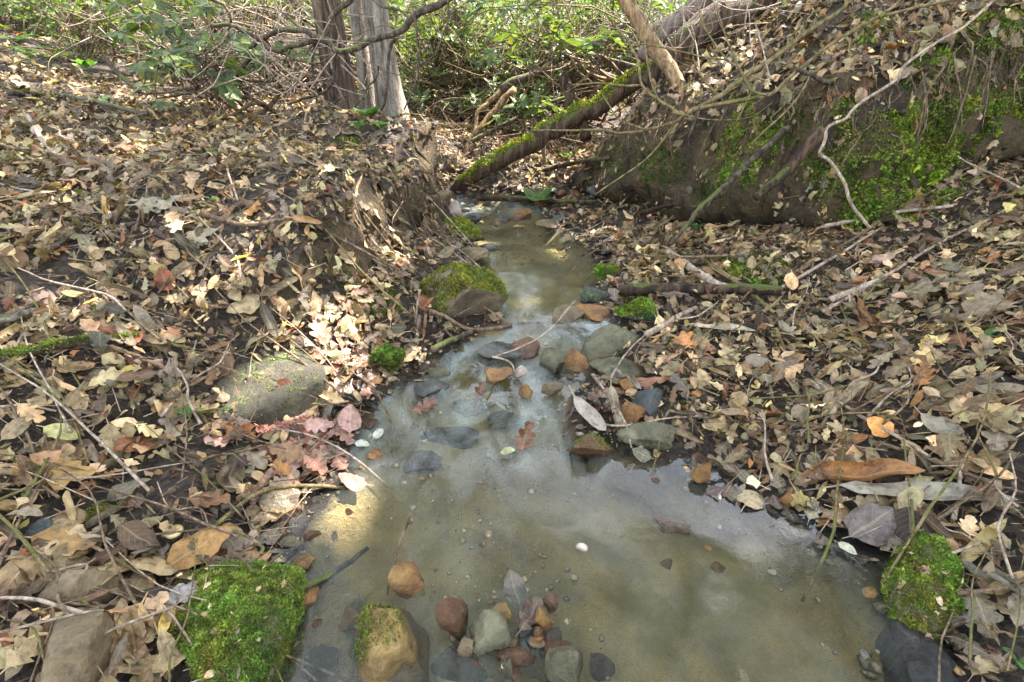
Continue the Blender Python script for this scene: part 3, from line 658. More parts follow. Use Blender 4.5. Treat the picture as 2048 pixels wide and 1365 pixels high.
ST = [
 (905,1248,74,84,'redbrown','red brown wedge stone leaning in the stone cluster',dict(rotz=35,tilt=(0,-25),sink=.3)),
 (968,1280,100,84,'greygreen','grey green angular stone in the middle of the stone cluster',dict(rotz=10,sink=.45)),
 (1005,1228,38,34,'ochremoss','small yellow green stone behind the stone cluster',dict(sink=.8)),
 (1085,1240,44,66,'ochre','upright orange block stone in the stone cluster',dict(sink=.8,kd=.9)),
 (1032,1308,76,46,'redbrown','flat rusty stone in front of the stone cluster',dict(sink=.5)),
 (1098,1286,52,62,'redbrown','rusty brown stone under the upright orange block',dict(sink=.4)),
 (925,1345,130,110,'greygreen','submerged grey green slab in front of the stone cluster',dict(sink=.0,kd=1.0)),
 (1135,1338,84,95,'greygreen','rounded grey green stone awash beside the stone cluster',dict(sink=.15,cuts=7,kd=1.0)),
 (1195,1345,70,90,'redbrown','dark rusty stone under water by the grey green stones',dict(sink=-.1)),
 (1180,895,112,82,'redbrown','wedge shaped rusty stone with green moss film in the riffle',dict(kd=.7,sink=.5,rotz=12,cuts=10,tilt=(-8,14),moss=(900,.004,dict(thr=.2,cover=.8,nscale=20)))),
 (1305,876,145,54,'greygreen','long dark grey stone lying behind the rusty wedge stone',dict(kd=.4,sink=.5,rotz=-8)),
 (1407,945,54,54,'ochre','orange square stone at the right end of the riffle',dict(sink=.6)),
 (1578,1000,40,52,'ochre','small golden stone among wet leaves at the right water edge',dict(sink=.7)),
 (1127,636,84,46,'tan','brown angular stone at the outlet of the upper pool',dict(kd=.7,sink=.5,rotz=15)),
 (1188,632,96,44,'ochre','flat orange stone at the outlet of the upper pool',dict(kd=.8,sink=.25,rotz=-10)),
 (1285,626,106,44,'slate','dark stone with a bright moss cap right of the outlet',dict(kd=.7,sink=.5,moss=(4200,.010,dict(thr=.35,cover=1.2,nscale=9,tint=(1.1,1.2,.9))))),
 (1190,598,104,46,'slate','grey green slab at the right shore of the upper pool',dict(kd=.6,sink=.4,cuts=10,moss=(900,.006,dict(thr=.1,cover=.7,nscale=16)))),
 (1222,548,56,48,'mossrock','small stone in bright green moss at the right shore of the upper pool',dict(sink=.5,moss=(3500,.011,dict(thr=.0,cover=1.5,tint=(1.2,1.3,.9))))),
 (1100,722,64,60,'greygreen','grey green pointed stone in the riffle',dict(sink=.5)),
 (1150,726,60,62,'ochre','orange brown triangular stone in the riffle',dict(sink=.5,cuts=10)),
 (1238,735,116,56,'greygreen','flat mossy grey stone on the right of the riffle',dict(kd=.8,sink=.3,cuts=9)),
 (1260,768,52,38,'ochre','round orange stone beside the dark slate stone',dict(sink=.5,cuts=7)),
 (1303,800,78,68,'slate','dark slate stone with flat faces on the right of the riffle',dict(sink=.4,cuts=7)),
 (1272,828,60,52,'ochre','rough orange stone in front of the dark slate stone',dict(sink=.5)),
 (1002,760,58,38,'ochre','round orange stone awash in the middle of the riffle',dict(sink=.75,cuts=7,dz=.015)),
 (1042,752,26,26,'white','small cream pebble beside the round orange stone',dict(sink=.7,cuts=7,dz=.01)),
 (1053,788,30,34,'ochre','small golden stone in the riffle below the cream pebble',dict(sink=.75)),
 (1100,786,48,34,'tan','pale flat stone awash in the riffle',dict(sink=.55,cuts=7,dz=.01)),
 (868,775,78,42,'grey','grey angular stone at the left edge of the riffle',dict(sink=.5)),
 (880,748,46,40,'greygreen','dark greenish stone above the grey one at the left riffle edge',dict(sink=.6)),
 (928,596,162,128,'mossrock','pyramid shaped boulder with moss cap left of the upper pool',dict(kd=.85,sink=.45,rotz=30,cuts=7,tilt=(6,8),moss=(9000,.009,dict(thr=.42,cover=1.1,nscale=7,tint=(1.25,1.1,.9))),rough=.04)),
 (985,634,40,30,'tan','small tan stone at the foot of the pyramid boulder',dict(sink=.6)),
 (770,715,72,72,'mossrock','round stone under dark green moss on the left bank foot',dict(sink=.5,cuts=7,moss=(6000,.010,dict(thr=-.05,cover=1.4,tint=(.8,.95,.9))))),
 (200,1028,72,46,'mossrock','small green stone tucked under leaves on the left bank',dict(sink=.4,moss=(1500,.007,dict(thr=.1,cover=.8)))),
 (92,1060,60,46,'slate','small black stone among leaves on the left bank',dict(sink=.5,cuts=7)),
 (102,1138,40,30,'slate','round black pebble beside the brown slab stone',dict(sink=.5,cuts=7)),
 (912,462,104,52,'mossrock','mossy slab on the left shore of the upper pool',dict(kd=.9,sink=.4,rotz=-25,tilt=(-6,10),moss=(4000,.009,dict(thr=.5,cover=.9,tint=(1.3,1.15,.9))))),
 (948,512,72,30,'tan','brown stone between the mossy slab and the pyramid boulder',dict(sink=.5)),
 (976,494,42,18,'grey','flat grey stone in the left margin of the upper pool',dict(sink=.6)),
 (908,418,36,50,'white','upright sunlit white stone at the head of the upper pool',dict(kd=.5,sink=.8,cuts=10)),
 (945,438,44,26,'grey','grey wedge stone right of the upright white stone',dict(sink=.5)),
 (1046,430,40,24,'ochre','orange stone at the head of the upper pool',dict(sink=.6)),
 (1100,452,60,24,'tan','flat brown stone in the upper right of the upper pool',dict(sink=.6)),
 (1080,408,30,16,'ochre','small orange stone beside the bright green leaves',dict(sink=.6)),
 (1114,440,34,22,'slate','greenish slate at the head of the upper pool',dict(sink=.5)),
 (870,398,70,36,'tan','brown stone at the foot of the left earth bank',dict(sink=.4)),
 (1000,440,40,16,'grey','grey flat stone awash at the head of the upper pool',dict(sink=.5)),
 (1340,1045,92,66,'ochre','flat orange stone lying under the clear pool water',dict(kd=1.0,sink=.0,cuts=9)),
 (1470,1055,58,34,'tan','tan stone under water near the right pool edge',dict(sink=.0,cuts=7)),
 (1440,1135,44,26,'ochre','small orange stone under the pool water',dict(sink=.0,cuts=7)),
 (1335,1130,32,22,'ochre','little orange pebble under the pool water by the flat orange stone',dict(sink=.0,cuts=7)),
 (838,930,96,60,'redbrown','rusty boulder under the water at the foot of the riffle',dict(sink=.1,cuts=7)),
 (820,1160,76,66,'ochre','orange stone behind the big oval boulder',dict(sink=.45)),
 (900,870,120,44,'grey','pale grey flat stone under the running water of the riffle',dict(sink=.2,cuts=7)),
 (1010,840,110,50,'greygreen','grey green stone under the running water of the riffle',dict(sink=.1,cuts=7)),
 (940,820,90,44,'tan','tan stone under the running water of the riffle',dict(sink=.2,cuts=7)),
 (1060,700,80,30,'redbrown','rusty flat stone just below the outlet of the upper pool',dict(sink=.2,cuts=7)),
 (1000,700,90,34,'grey','grey stone awash just below the outlet of the upper pool',dict(sink=.3,cuts=7)),
 (600,1130,50,40,'ochre','small orange stone at the left pool margin above the mossy stone',dict(sink=.4)),
 (640,1330,90,70,'greygreen','stone under water between the mossy stone and the oval boulder',dict(sink=.0,cuts=7)),
 (700,1230,90,60,'ochre','orange stone under water left of the oval boulder',dict(sink=.0,cuts=7)),
 (1735,345,50,40,'grey','pale grey stone stuck in the mossy earth bank',dict(sink=.3)),
]
for cx, cy_, w, h, mt, lab, kw in ST: stone(cx, cy_, w, h, mt, lab, **kw)
r = np.random.default_rng(78); SN = []
for k in range(24):
    px, py = 1015 + r.normal(0, 62), 1278 + r.normal(0, 38); q = r.uniform(20, 46); ci = int(r.integers(6)); mt, cn = [('ochre', 'orange'), ('redbrown', 'rusty'), ('greygreen', 'grey green'), ('tan', 'tan'), ('slate', 'dark'), ('redbrown', 'red brown')][ci]
    stone(px, py, q, q * r.uniform(.6, 1.0), mt, f"{['tiny', 'small', 'larger'][int((q - 20) / 9)]} wet {cn} stone packed into the stone cluster", sink=.4, sub=3, cuts=12, group='small stones of the stone cluster', rotz=r.uniform(0, 180), kd=.9)
# head of the upper pool: small cobbles
r = np.random.default_rng(77)
for k in range(34):
    px, py = r.uniform(850, 1190), r.uniform(378, 452)
    s = r.uniform(10, 26)
    stone(px, py, s, s * r.uniform(.45, .75), ['tan', 'ochre', 'grey', 'greygreen', 'redbrown'][r.integers(5)], 'small cobble in the stony riffle at the head of the upper pool', sink=.4, sub=2, cuts=9, group='cobbles at the head of the upper pool', name='cobble', rotz=r.uniform(0, 180), kd=.9)
# cobbles along the edges of the riffle
for k in range(60):
    i = r.integers(len(wpoly)); q = wpoly[i] + r.normal(0, .045, 2)
    if not (.55 < q[1] < 3.0): continue
    px, py, d = project(np.array([q[0], q[1], float(H(q[0], q[1]))]))
    if not (0 < px < 2048 and py < 1365): continue
    s = r.uniform(.018, .055); ci = int(r.integers(5)); cn = ['tan', 'orange', 'grey', 'grey green', 'rusty'][ci]; wc = lambda yy: float(np.interp(yy, [.5, 1.2, 1.7, 2.4, 3], [.2, .05, .03, .15, 0]))
    stone(px, py, s * FPX / d, s * FPX / d * .6, ['tan', 'ochre', 'grey', 'greygreen', 'redbrown'][ci], f"{['flat', 'squat', 'rounded'][k % 3]} {cn} cobble half sunk in the {'left' if q[0] < wc(q[1]) else 'right'} margin of the {'lower pool' if q[1] < 1.1 else 'riffle' if q[1] < 1.75 else 'upper pool'}", sink=.35, sub=2, cuts=9, group='cobbles along the water margin', name='cobble', rotz=r.uniform(0, 180), kd=.9)
# pebbles on the bed
def pebbles(n, seed):
    r = np.random.default_rng(seed); bm = bmesh.new(); bmesh.ops.create_icosphere(bm, subdivisions=1, radius=1); B = np.array([v.co[:] for v in bm.verts]); Fb = np.array([[v.index for v in f.verts] for f in bm.faces]); bm.free()
    x = r.uniform(-1, 1.3, n * 5); y = r.uniform(.2, 4.2, n * 5); s = sdf_poly(x, y, wpoly); q = n2(x, y, 3.0, 61, 3)
    ok = (s > -.05) & (s < .5) & ((q > .05) | (s < .06) | ((y > .95) & (y < 1.75)) | (y > 3.0)); x, y = x[ok][:n], y[ok][:n]; n = len(x)
    sz = .002 + .010 * r.random(n) ** 4; J = 1 + r.normal(0, .16, (n, len(B), 1)); sc3 = r.uniform(.6, 1.25, (n, 1, 3)) * np.array([1, 1, .65])
    V = B[None] * J * sc3 * sz[:, None, None] + np.stack([x, y, H(x, y) + sz * .2], 1)[:, None, :]
    pc = np.array([(.40,.25,.09),(.30,.17,.07),(.24,.22,.15),(.38,.31,.19),(.16,.15,.11),(.46,.38,.24)])[r.integers(6, size=n)] * np.exp(r.normal(0, .2, n))[:, None]
    return V.reshape(-1, 3), (Fb[None] + (np.arange(n) * len(B))[:, None, None]).reshape(-1, 3), np.repeat(pc, len(B), 0)
V, F, C_ = pebbles(2400, 5)
tag(obj('stream_pebbles', make_mesh('stream_pebbles', V, F, M['wetlitter'], col=C_, uv=np.zeros((len(V), 2)))), 'fine gravel and pebbles scattered over the sandy stream bed', 'gravel', kind='stuff')

def crumbs(n, seed):
    r = np.random.default_rng(seed); bm = bmesh.new(); bmesh.ops.create_icosphere(bm, subdivisions=1, radius=1); B = np.array([v.co[:] for v in bm.verts]); Fb = np.array([[v.index for v in f.verts] for f in bm.faces]); bm.free()
    fs = (slope > .75) & (np.hypot(XX, YY) < 5.2) & (sd < -.03) & (np.abs(XX) < 3); idx = np.where(fs.ravel())[0]; k = r.choice(idx, n); base = np.stack([VX, VY, VZ], -1).reshape(-1, 3)[k] + r.normal(0, .012, (n, 3))
    sz = .002 + .013 * r.random(n) ** 3.5; V = B[None] * (1 + r.normal(0, .22, (n, len(B), 1))) * r.uniform(.6, 1.3, (n, 1, 3)) * sz[:, None, None] + base[:, None, :]
    pc = np.array([(.05,.035,.017),(.10,.07,.03),(.16,.115,.05),(.03,.022,.013),(.2,.16,.09)])[r.integers(5, size=n)]
    return V.reshape(-1, 3), (Fb[None] + (np.arange(n) * len(B))[:, None, None]).reshape(-1, 3), np.repeat(pc, len(B), 0)
V, F, C_ = crumbs(4500, 15)
tag(obj('soil_crumbs', make_mesh('soil_crumbs', V, F, M['litter'], smooth=False, col=C_, uv=np.zeros((len(V), 2)))), 'loose clods and crumbs of earth on the eroded bank faces', 'soil', kind='stuff')
# ------------------------------------------------------------------ leaf litter
def litter(n, x0, x1, y0, y1, smin, smax, lod, seed, kw, up, jit):
    r = np.random.default_rng(seed); x = r.uniform(x0, x1, n); y = r.uniform(y0, y1, n)
    s = sdf_poly(x, y, wpoly); ok = s < -.015 + r.normal(0, .03, n)
    ok &= ~(wallmask(x, y) & (r.random(n) < np.where(x > 1.55, .8, .48)))
    q = n2(x, y, 2.2, 91, 3); ok &= ~((q < -.42) & (r.random(n) < .5) & (np.hypot(x, y) < 3))
    # bare stretch of the eroded left bank face
    d2 = np.abs(s); ok &= ~((x < 0) & (y > 1.9) & (y < 3.4) & (d2 > .08) & (d2 < .34) & (r.random(n) < .55))
    for fx, fy, fr in FOOT:
        if fr > .02: ok &= ~((np.hypot(x - fx, y - fy) < fr * .95) & (r.random(n) < .85))
    x, y = x[ok], y[ok]; n = len(x); s = s[ok]
    nr = Hn(x, y, .06) + r.normal(0, jit, (n, 3)) * np.array([1, 1, .3]); yaw = r.uniform(0, 2 * np.pi, n)
    sl_ = Hn(x, y, .03)[:, 2]; kp = ~((sl_ < .62) & (r.random(n) < .62)); x, y, s, nr, yaw = x[kp], y[kp], s[kp], nr[kp], yaw[kp]; n = len(x)
    pos = np.stack([x + bil(DXX, x, y), y + bil(DYY, x, y), H(x, y) + r.uniform(0, up, n)], 1)
    kk = [(KINDS[i], int(v), lod) for i, v in zip(r.choice(6, n, p=kw), r.choice(5, n, p=[.24, .24, .2, .2, .12]))]
    wet = sstep(-.16, -.02, s); nr = nr * (1 - .7 * wet)[:, None] + np.array([0, 0, 1.0]) * (.7 * wet)[:, None]; pos[:, 2] -= wet * (pos[:, 2] - H(x, y)) * .6
    return kk, pos, frames(nr, yaw), r.uniform(smin, smax, n) * np.where(np.array([k[0] == 'strap' for k in kk]), 1.25, 1), leafcol(n, r, wet), r.uniform(.55, 1.15, n)
KW = [.17, .17, .20, .11, .24, .11]
sets = [litter(1900, -2.7, 2.7, .0, 2.7, .06, .11, 1, 31, KW, .05, .3), litter(3600, -2.7, 2.7, .0, 2.7, .04, .085, 1, 1, KW, .055, .42),
        litter(12500, -2.7, 2.7, .0, 2.7, .028, .06, 0, 6, KW, .045, .48),
        litter(26000, -2.7, 2.7, .0, 2.7, .014, .036, 2, 2, KW, .025, .5),
        litter(11500, -4.5, 3.8, 2.3, 5.5, .042, .09, 0, 3, KW, .05, .42),
        litter(6500, .5, 3.8, 2.3, 4.8, .03, .07, 0, 8, KW, .05, .45),
        litter(14000, -3.5, 3.0, 2.3, 4.2, .015, .045, 2, 5, KW, .03, .55),
        litter(11000, -11, 8, 5.3, 15, .08, .14, 2, 4, KW, .04, .38)]
keys = sum([s[0] for s in sets], []); cat_ = [np.concatenate([s[i] for s in sets]) for i in range(1, 6)]
dwat = sdf_poly(cat_[0][:, 0], cat_[0][:, 1], wpoly); isw = (dwat > -.11) & (cat_[0][:, 1] < 3.3)
for nm, sel, mt, lab in (('leaf_litter', ~isw, 'litter', 'thick layer of small brown leaves and crumbs covering both banks'), ('soaked_litter', isw, 'wetlitter', 'dark soaked leaves stuck to the mud along the water edge')):
    ix = np.where(sel)[0]; V, F, C_, U_ = scatter([keys[i] for i in ix], *[c[ix] for c in cat_])
    tag(obj(nm, make_mesh(nm, V, F, M[mt], col=C_, uv=U_)), lab, 'leaf litter', kind='stuff')
def bits(n, x0, x1, y0, y1, seed, sc_=1.0):
    r = np.random.default_rng(seed); x = r.uniform(x0, x1, n); y = r.uniform(y0, y1, n); ok = (sdf_poly(x, y, wpoly) < -.01) & ~(wallmask(x, y) & (r.random(n) < .6)); x, y = x[ok], y[ok]; n = len(x)
    c = np.stack([x + bil(DXX, x, y), y + bil(DYY, x, y), H(x, y) + r.uniform(.004, .045, n)], 1); nr = Hn(x, y, .06) + r.normal(0, .15, (n, 3)); Fm = frames(nr, r.uniform(0, 6.28, n)); L = r.uniform(.015, .09, n) * sc_; w = r.uniform(.0005, .0016, n) * sc_
    d = Fm[:, :, 0] * (L / 2)[:, None]; sd2 = Fm[:, :, 1] * w[:, None]; up = Fm[:, :, 2] * w[:, None]
    V = np.stack([c - d - sd2, c - d + sd2, c - d + up * 1.6, c + d - sd2 * .6, c + d + sd2 * .6, c + d + up], 1).reshape(-1, 3); k = np.arange(n)[:, None] * 6
    Fq = np.concatenate([k + [0, 3, 5, 2], k + [1, 2, 5, 4]]); cc = np.array([(.30,.22,.13),(.14,.09,.05),(.07,.045,.025),(.38,.3,.2),(.2,.1,.05)])[r.integers(5, size=n)]
    return V, Fq, np.repeat(cc, 6, 0)
bb = [bits(7000, -2.7, 2.7, 0, 2.7, 71), bits(5000, -4, 3.6, 2.4, 5, 72, 1.4)]
V = np.concatenate([b[0] for b in bb]); F = np.concatenate([bb[0][1], bb[1][1] + len(bb[0][0])]); C_ = np.concatenate([b[2] for b in bb])
tag(obj('litter_stalks', make_mesh('litter_stalks', V, F, M['litter'], smooth=False, col=C_, uv=np.zeros((len(V), 2)))), 'countless fine leaf stalks and twiglets strewn through the litter', 'stalks', kind='stuff')

# individual leaves on top of the litter
solo_mesh = {}
def solo(kind, v, wet=False):
    k = (kind, v, wet)
    if k not in solo_mesh: t = TPL[(kind, v, 1)]; solo_mesh[k] = make_mesh('dead_leaf', t[0], t[1], M['wetleaf' if wet else 'leaf'], uv=t[2])
    return solo_mesh[k]
KW_NAME = {'oak': 'lobed oak leaf', 'redoak': 'pointed oak leaf', 'beech': 'oval beech leaf', 'round': 'broad round leaf', 'strap': 'narrow curled leaf', 'maple': 'maple leaf'}
def place_leaf(pos, kind, v, size, col, yaw, tilt=(0, 0), label=None, group=None, wet=False, nrm=None, name='dead_leaf', sx=1.0):
    o = obj(name, solo(kind, v, wet)); n = Hn(np.array([pos[0]]), np.array([pos[1]]), .08)[0] if nrm is None else np.asarray(nrm, float)
    n = n + np.array([tilt[0], tilt[1], 0]); Rm = frames(n[None], np.array([yaw]))[0]
    o.matrix_world = Matrix.Translation(tuple(pos)) @ Matrix(Rm.tolist()).to_4x4() @ Matrix.Diagonal((size * sx, size, size, 1)); o.color = (*col, 1)
    tag(o, label, 'leaf', group); return o
r = np.random.default_rng(40); cnt = 0
tries = 0
while cnt < 175 and tries < 4000:
    tries += 1
    px, py = r.uniform(0, 2048), 480 + 860 * r.random() ** .9
    p = A(px, py, .02)
    s = sdf_poly(np.array([p[0]]), np.array([p[1]]), wpoly)[0]
    if s > -.05 or p[1] > 2.4 or wallmask(np.array([p[0]]), np.array([p[1]]))[0]: continue
    kind = KINDS[r.choice(6, p=[.22, .24, .14, .08, .18, .14])]; v = int(r.choice([0, 1, 3], p=[.34, .36, .30])); ci = r.choice(len(PAL), p=PW)
    col = PAL[ci] * math.exp(r.normal(.08, .16)); wet = s > -.13
    if wet: col = col * .55
    side = 'left bank' if p[0] < 0 else 'right bank'
    cv = ['flat', 'arched', 'twisted', 'cupped', 'tightly curled'][v]; zn = 'high on the' if p[2] > .3 else 'low on the'
    lab = f"{cv} {PNAME[ci]} {KW_NAME[kind]} lying {zn} {side} litter" if not wet else f"wet {cv} {PNAME[ci]} {KW_NAME[kind]} at the water edge of the {side}"
    size = {'strap': r.uniform(.07, .125), 'beech': r.uniform(.05, .08)}.get(kind, r.uniform(.065, .11))
    place_leaf(p, kind, v, size, col, r.uniform(0, 6.28), r.normal(0, .22, 2), lab, 'single dead leaves on the banks', wet); cnt += 1
# leaves that stand out in the photograph: px, py, kind, variant, length px, yaw deg, colour, wet, label
SPEC = [(565,800,'redoak',1,120,80,(.26,.075,.025),True,'red oak leaf standing upright beside the flat dark boulder'),
 (560,900,'maple',1,85,30,(.34,.16,.12),True,'pinkish wet maple leaf in the sunlit leaf mat by the stream'),
 (630,930,'redoak',1,85,-30,(.30,.13,.08),True,'wet red brown oak leaf sliding into the stream'),
 (640,850,'oak',1,85,10,(.40,.23,.18),True,'pale pink sunlit oak leaf plastered on the wet bank'),
 (700,840,'round',1,85,100,(.36,.2,.15),True,'flat pinkish wet leaf under the shallow water margin'),
 (1445,655,'strap',3,135,-18,(.50,.43,.31),False,'long pale cream leaf lying across the twigs on the right bank'),
 (262,738,'beech',0,48,30,(.46,.38,.07),False,'small yellow leaf beside the mossy stick'),
 (130,1085,'oak',1,150,10,(.33,.2,.07),False,'golden brown oak leaf on the dark wet litter'),
 (110,945,'oak',1,190,12,(.36,.22,.07),False,'large golden lobed leaf curling over the left litter'),
 (120,865,'beech',0,95,-5,(.45,.43,.16),False,'pale yellow green leaf flat on the left bank'),
 (400,1095,'beech',1,190,55,(.36,.20,.06),False,'long rolled golden leaf behind the large mossy stone'),
 (375,1180,'oak',1,110,40,(.30,.28,.27),False,'grey lobed leaf lying on the edge of the mossy stone'),
 (1850,985,'strap',3,330,-17,(.30,.27,.2),False,'very long grey strap leaf on the right bank above the pool'),
 (1720,950,'strap',1,230,-14,(.30,.14,.045),False,'long orange brown rolled leaf beside the grey strap leaf'),
 (1960,1090,'strap',3,200,28,(.42,.33,.14),False,'long yellowish leaf with wavy edge behind the moss clump'),
 (2000,1170,'strap',2,170,-70,(.26,.24,.19),False,'grey tapering rolled leaf hanging beside the moss clump'),
 (1600,1000,'maple',3,80,-60,(.42,.33,.1),False,'small yellow leaf propped at the water edge on the right'),
 (1740,1050,'round',1,150,20,(.10,.075,.06),True,'dark wet leaf folded over the right water margin'),
 (1690,1105,'beech',0,50,-50,(.42,.42,.28),True,'pale floating leaf in the still corner of the pool'),
 (1050,885,'redoak',1,100,60,(.24,.09,.03),True,'red brown oak leaf caught upright in the riffle'),
 (1015,910,'beech',0,45,15,(.42,.43,.2),True,'pale green leaf stuck against the red brown oak leaf'),
 (725,895,'beech',0,45,20,(.44,.45,.36),True,'pale oval leaf floating by the pink leaf mat'),
 (757,875,'beech',0,42,60,(.44,.45,.36),True,'second pale oval leaf floating by the pink leaf mat'),
 (1030,1180,'beech',1,120,110,(.10,.085,.06),True,'dark grey leaf half under water behind the stone cluster'),
 (1060,1240,'redoak',1,110,60,(.13,.06,.03),True,'wet dark oak leaf draped over the stone cluster'),
 (1012,1338,'beech',0,34,30,(.46,.42,.2),True,'small pale yellow leaf beneath the stone cluster'),
 (1425,990,'beech',1,50,0,(.10,.045,.03),True,'dark red leaf at the foot of the orange stone'),
 (960,795,'redoak',1,70,70,(.2,.075,.03),True,'red brown leaf standing between stones in the riffle'),
 (850,820,'redoak',1,80,40,(.22,.075,.035),True,'red leaf lying across stones at the left of the riffle'),
 (640,660,'redoak',0,100,120,(.34,.17,.1),False,'pink brown oak leaf above the flat dark boulder'),
 (240,670,'redoak',1,110,5,(.25,.085,.03),False,'rust red oak leaf above the mossy stick'),
 (1735,640,'strap',2,110,-60,(.27,.15,.07),False,'rolled brown leaf standing against a dark hollow on the right bank'),
 (1980,620,'oak',0,170,20,(.22,.165,.10),False,'large grey brown oak leaf on the right slope'),
 (1870,570,'redoak',0,150,-15,(.22,.18,.11),False,'large olive brown oak leaf above the dark hollow'),
 (1880,850,'beech',3,110,-55,(.25,.22,.16),False,'grey ribbed leaf tilted on the right bank'),
 (1990,840,'maple',1,140,10,(.26,.2,.1),False,'broad tan maple leaf at the right of the slope'),
 (1690,800,'strap',1,130,20,(.33,.25,.15),False,'pale tan rolled leaf lying diagonally on the right bank'),
 (1180,830,'strap',0,120,-55,(.30,.26,.2),True,'grey rolled leaf slanting into the riffle'),
 (1230,820,'strap',1,110,-75,(.32,.26,.17),True,'tan rolled leaf standing beside the orange stones'),
 (1255,760,'strap',2,90,-60,(.28,.24,.19),False,'narrow grey leaf between the dark slate and the boulder'),
 (400,470,'maple',0,110,30,(.36,.31,.2),False,'large pale tan leaf spread on the left bank'),
 (320,405,'oak',1,115,30,(.27,.25,.165),False,'large pale lobed leaf on the upper left bank'),
 (150,345,'beech',1,90,15,(.36,.28,.18),False,'rolled pale tan leaf on the upper left bank'),
 (40,395,'strap',3,130,40,(.42,.34,.2),False,'long cream leaf at the upper edge of the left bank'),
 (700,1400,'oak',0,60,0,(.2,.1,.05),True,'')]
for px, py, kind, v, lp, yaw, col, wet, lab in SPEC:
    if not lab: continue
    off = .035
    p = A(px, py, off); w0 = float(W(p[1]))
    if sdf_poly(np.array([p[0]]), np.array([p[1]]), wpoly)[0] > 0:
        p = np.array([*plane_hit(px, py, W), 0]); p[2] = float(W(p[1])) + (.012 if 'half under' not in lab else -.004)
    up = 'upright' in lab or 'standing' in lab or 'propped' in lab
    if wet and col[0] < .3 and col[0] > 2 * col[1]: col = (col[0] * .6, col[1] * .7, col[2] * .8)
    size = lp * depth_of(p) / FPX * (.72 if kind != 'strap' else .9)
    place_leaf(p, kind, v, size, col, R_(yaw - 90), (0, -.1) if not up else (0.1, -1.3), lab, None, wet, sx=.45 if (kind == 'strap' and v == 3 and lp > 120) else 1.0)
r = np.random.default_rng(4); PK = [(.36,.2,.15),(.27,.1,.06),(.42,.27,.2),(.22,.09,.05),(.3,.15,.1)]; PKN = ['pink tan', 'red brown', 'pale pink', 'dark red', 'dull pink']
for k in range(100):
    px, py = 600 + r.normal(0, 58), 875 + r.normal(0, 45)
    if r.random() < .25: px, py = 690 + r.normal(0, 40), 745 + r.normal(0, 40)
    p = A(px, py, .012); kind = KINDS[r.choice(6, p=[.2, .3, .2, .0, .15, .15])]; ci = r.integers(5); v = int(r.choice([0, 1, 3]))
    if sdf_poly(p[None, 0], p[None, 1], wpoly)[0] > .05: continue
    p[2] = max(p[2], float(W(p[1])) + .008)
    place_leaf(p, kind, v, r.uniform(.04, .085), np.array(PK[ci]) * math.exp(r.normal(.2, .2)), r.uniform(0, 6.28), r.normal(0, .25, 2), f"{'wet' if k % 2 == 0 else 'damp'} {PKN[ci]} {KW_NAME[kind]} in the sunlit leaf mat by the riffle", 'leaves of the wet leaf mat', k % 2 == 0)  # leaf colours lifted to stand in for sunlight on the mat

# ------------------------------------------------------------------ sticks lying on the ground (pixel path -> ground)
SEED = [100]
def gstick(path, wpx, mat, label, lift=.4, group=None, name='stick', taper=.6, sides=7, wob=.12, moss=None, cat='stick'):
    SEED[0] += 1; pts = [A(a, b) for a, b in path]; d = np.mean([depth_of(p) for p in pts]); rr = wpx * d / FPX / 2
    pts = [p + np.array([0, 0, rr * .8 + (.028 if abs(sdf_poly(p[None, 0], p[None, 1], wpoly)[0]) > .06 else .012)]) for p in pts]
    # follow a straight, stiff line in plan, resting on the highest ground
    n = len(pts); rad = np.linspace(1, taper, n) * rr
    VF = tube(pts, rad, sides, 5, wob, SEED[0]); o = thing_mesh(name, VF, M[mat], label, cat, group)
    if moss:
        V = VF[0] - np.array(o.location); Ft = np.concatenate([VF[1][:, [0, 1, 2]], VF[1][:, [0, 2, 3]]]); moss_part(V, Ft, o, moss[0], moss[1], SEED[0], **moss[2])
    return o
def astick(path, depth, wpx, mat, label, group=None, name='branch', taper=.6, sides=7, wob=.15, cat='branch', moss=None, parent=None, n=5):
    SEED[0] += 1
    dd = [depth] * len(path) if np.isscalar(depth) else np.interp(np.linspace(0, 1, len(path)), np.linspace(0, 1, len(depth)), depth)
    pts = [P(a, b, d) for (a, b), d in zip(path, dd)]; rr = wpx * np.mean(dd) / FPX / 2; rad = np.linspace(1, taper, len(pts)) * rr
    VF = tube(pts, rad, sides, n, wob, SEED[0])
    o = thing_mesh(name, VF, M[mat], label, cat, group, parent)
    if moss:
        V = VF[0] - np.array(o.location); Ft = np.concatenate([VF[1][:, [0, 1, 2]], VF[1][:, [0, 2, 3]]]); moss_part(V, Ft, o, moss[0], moss[1], SEED[0], **moss[2])
    return o
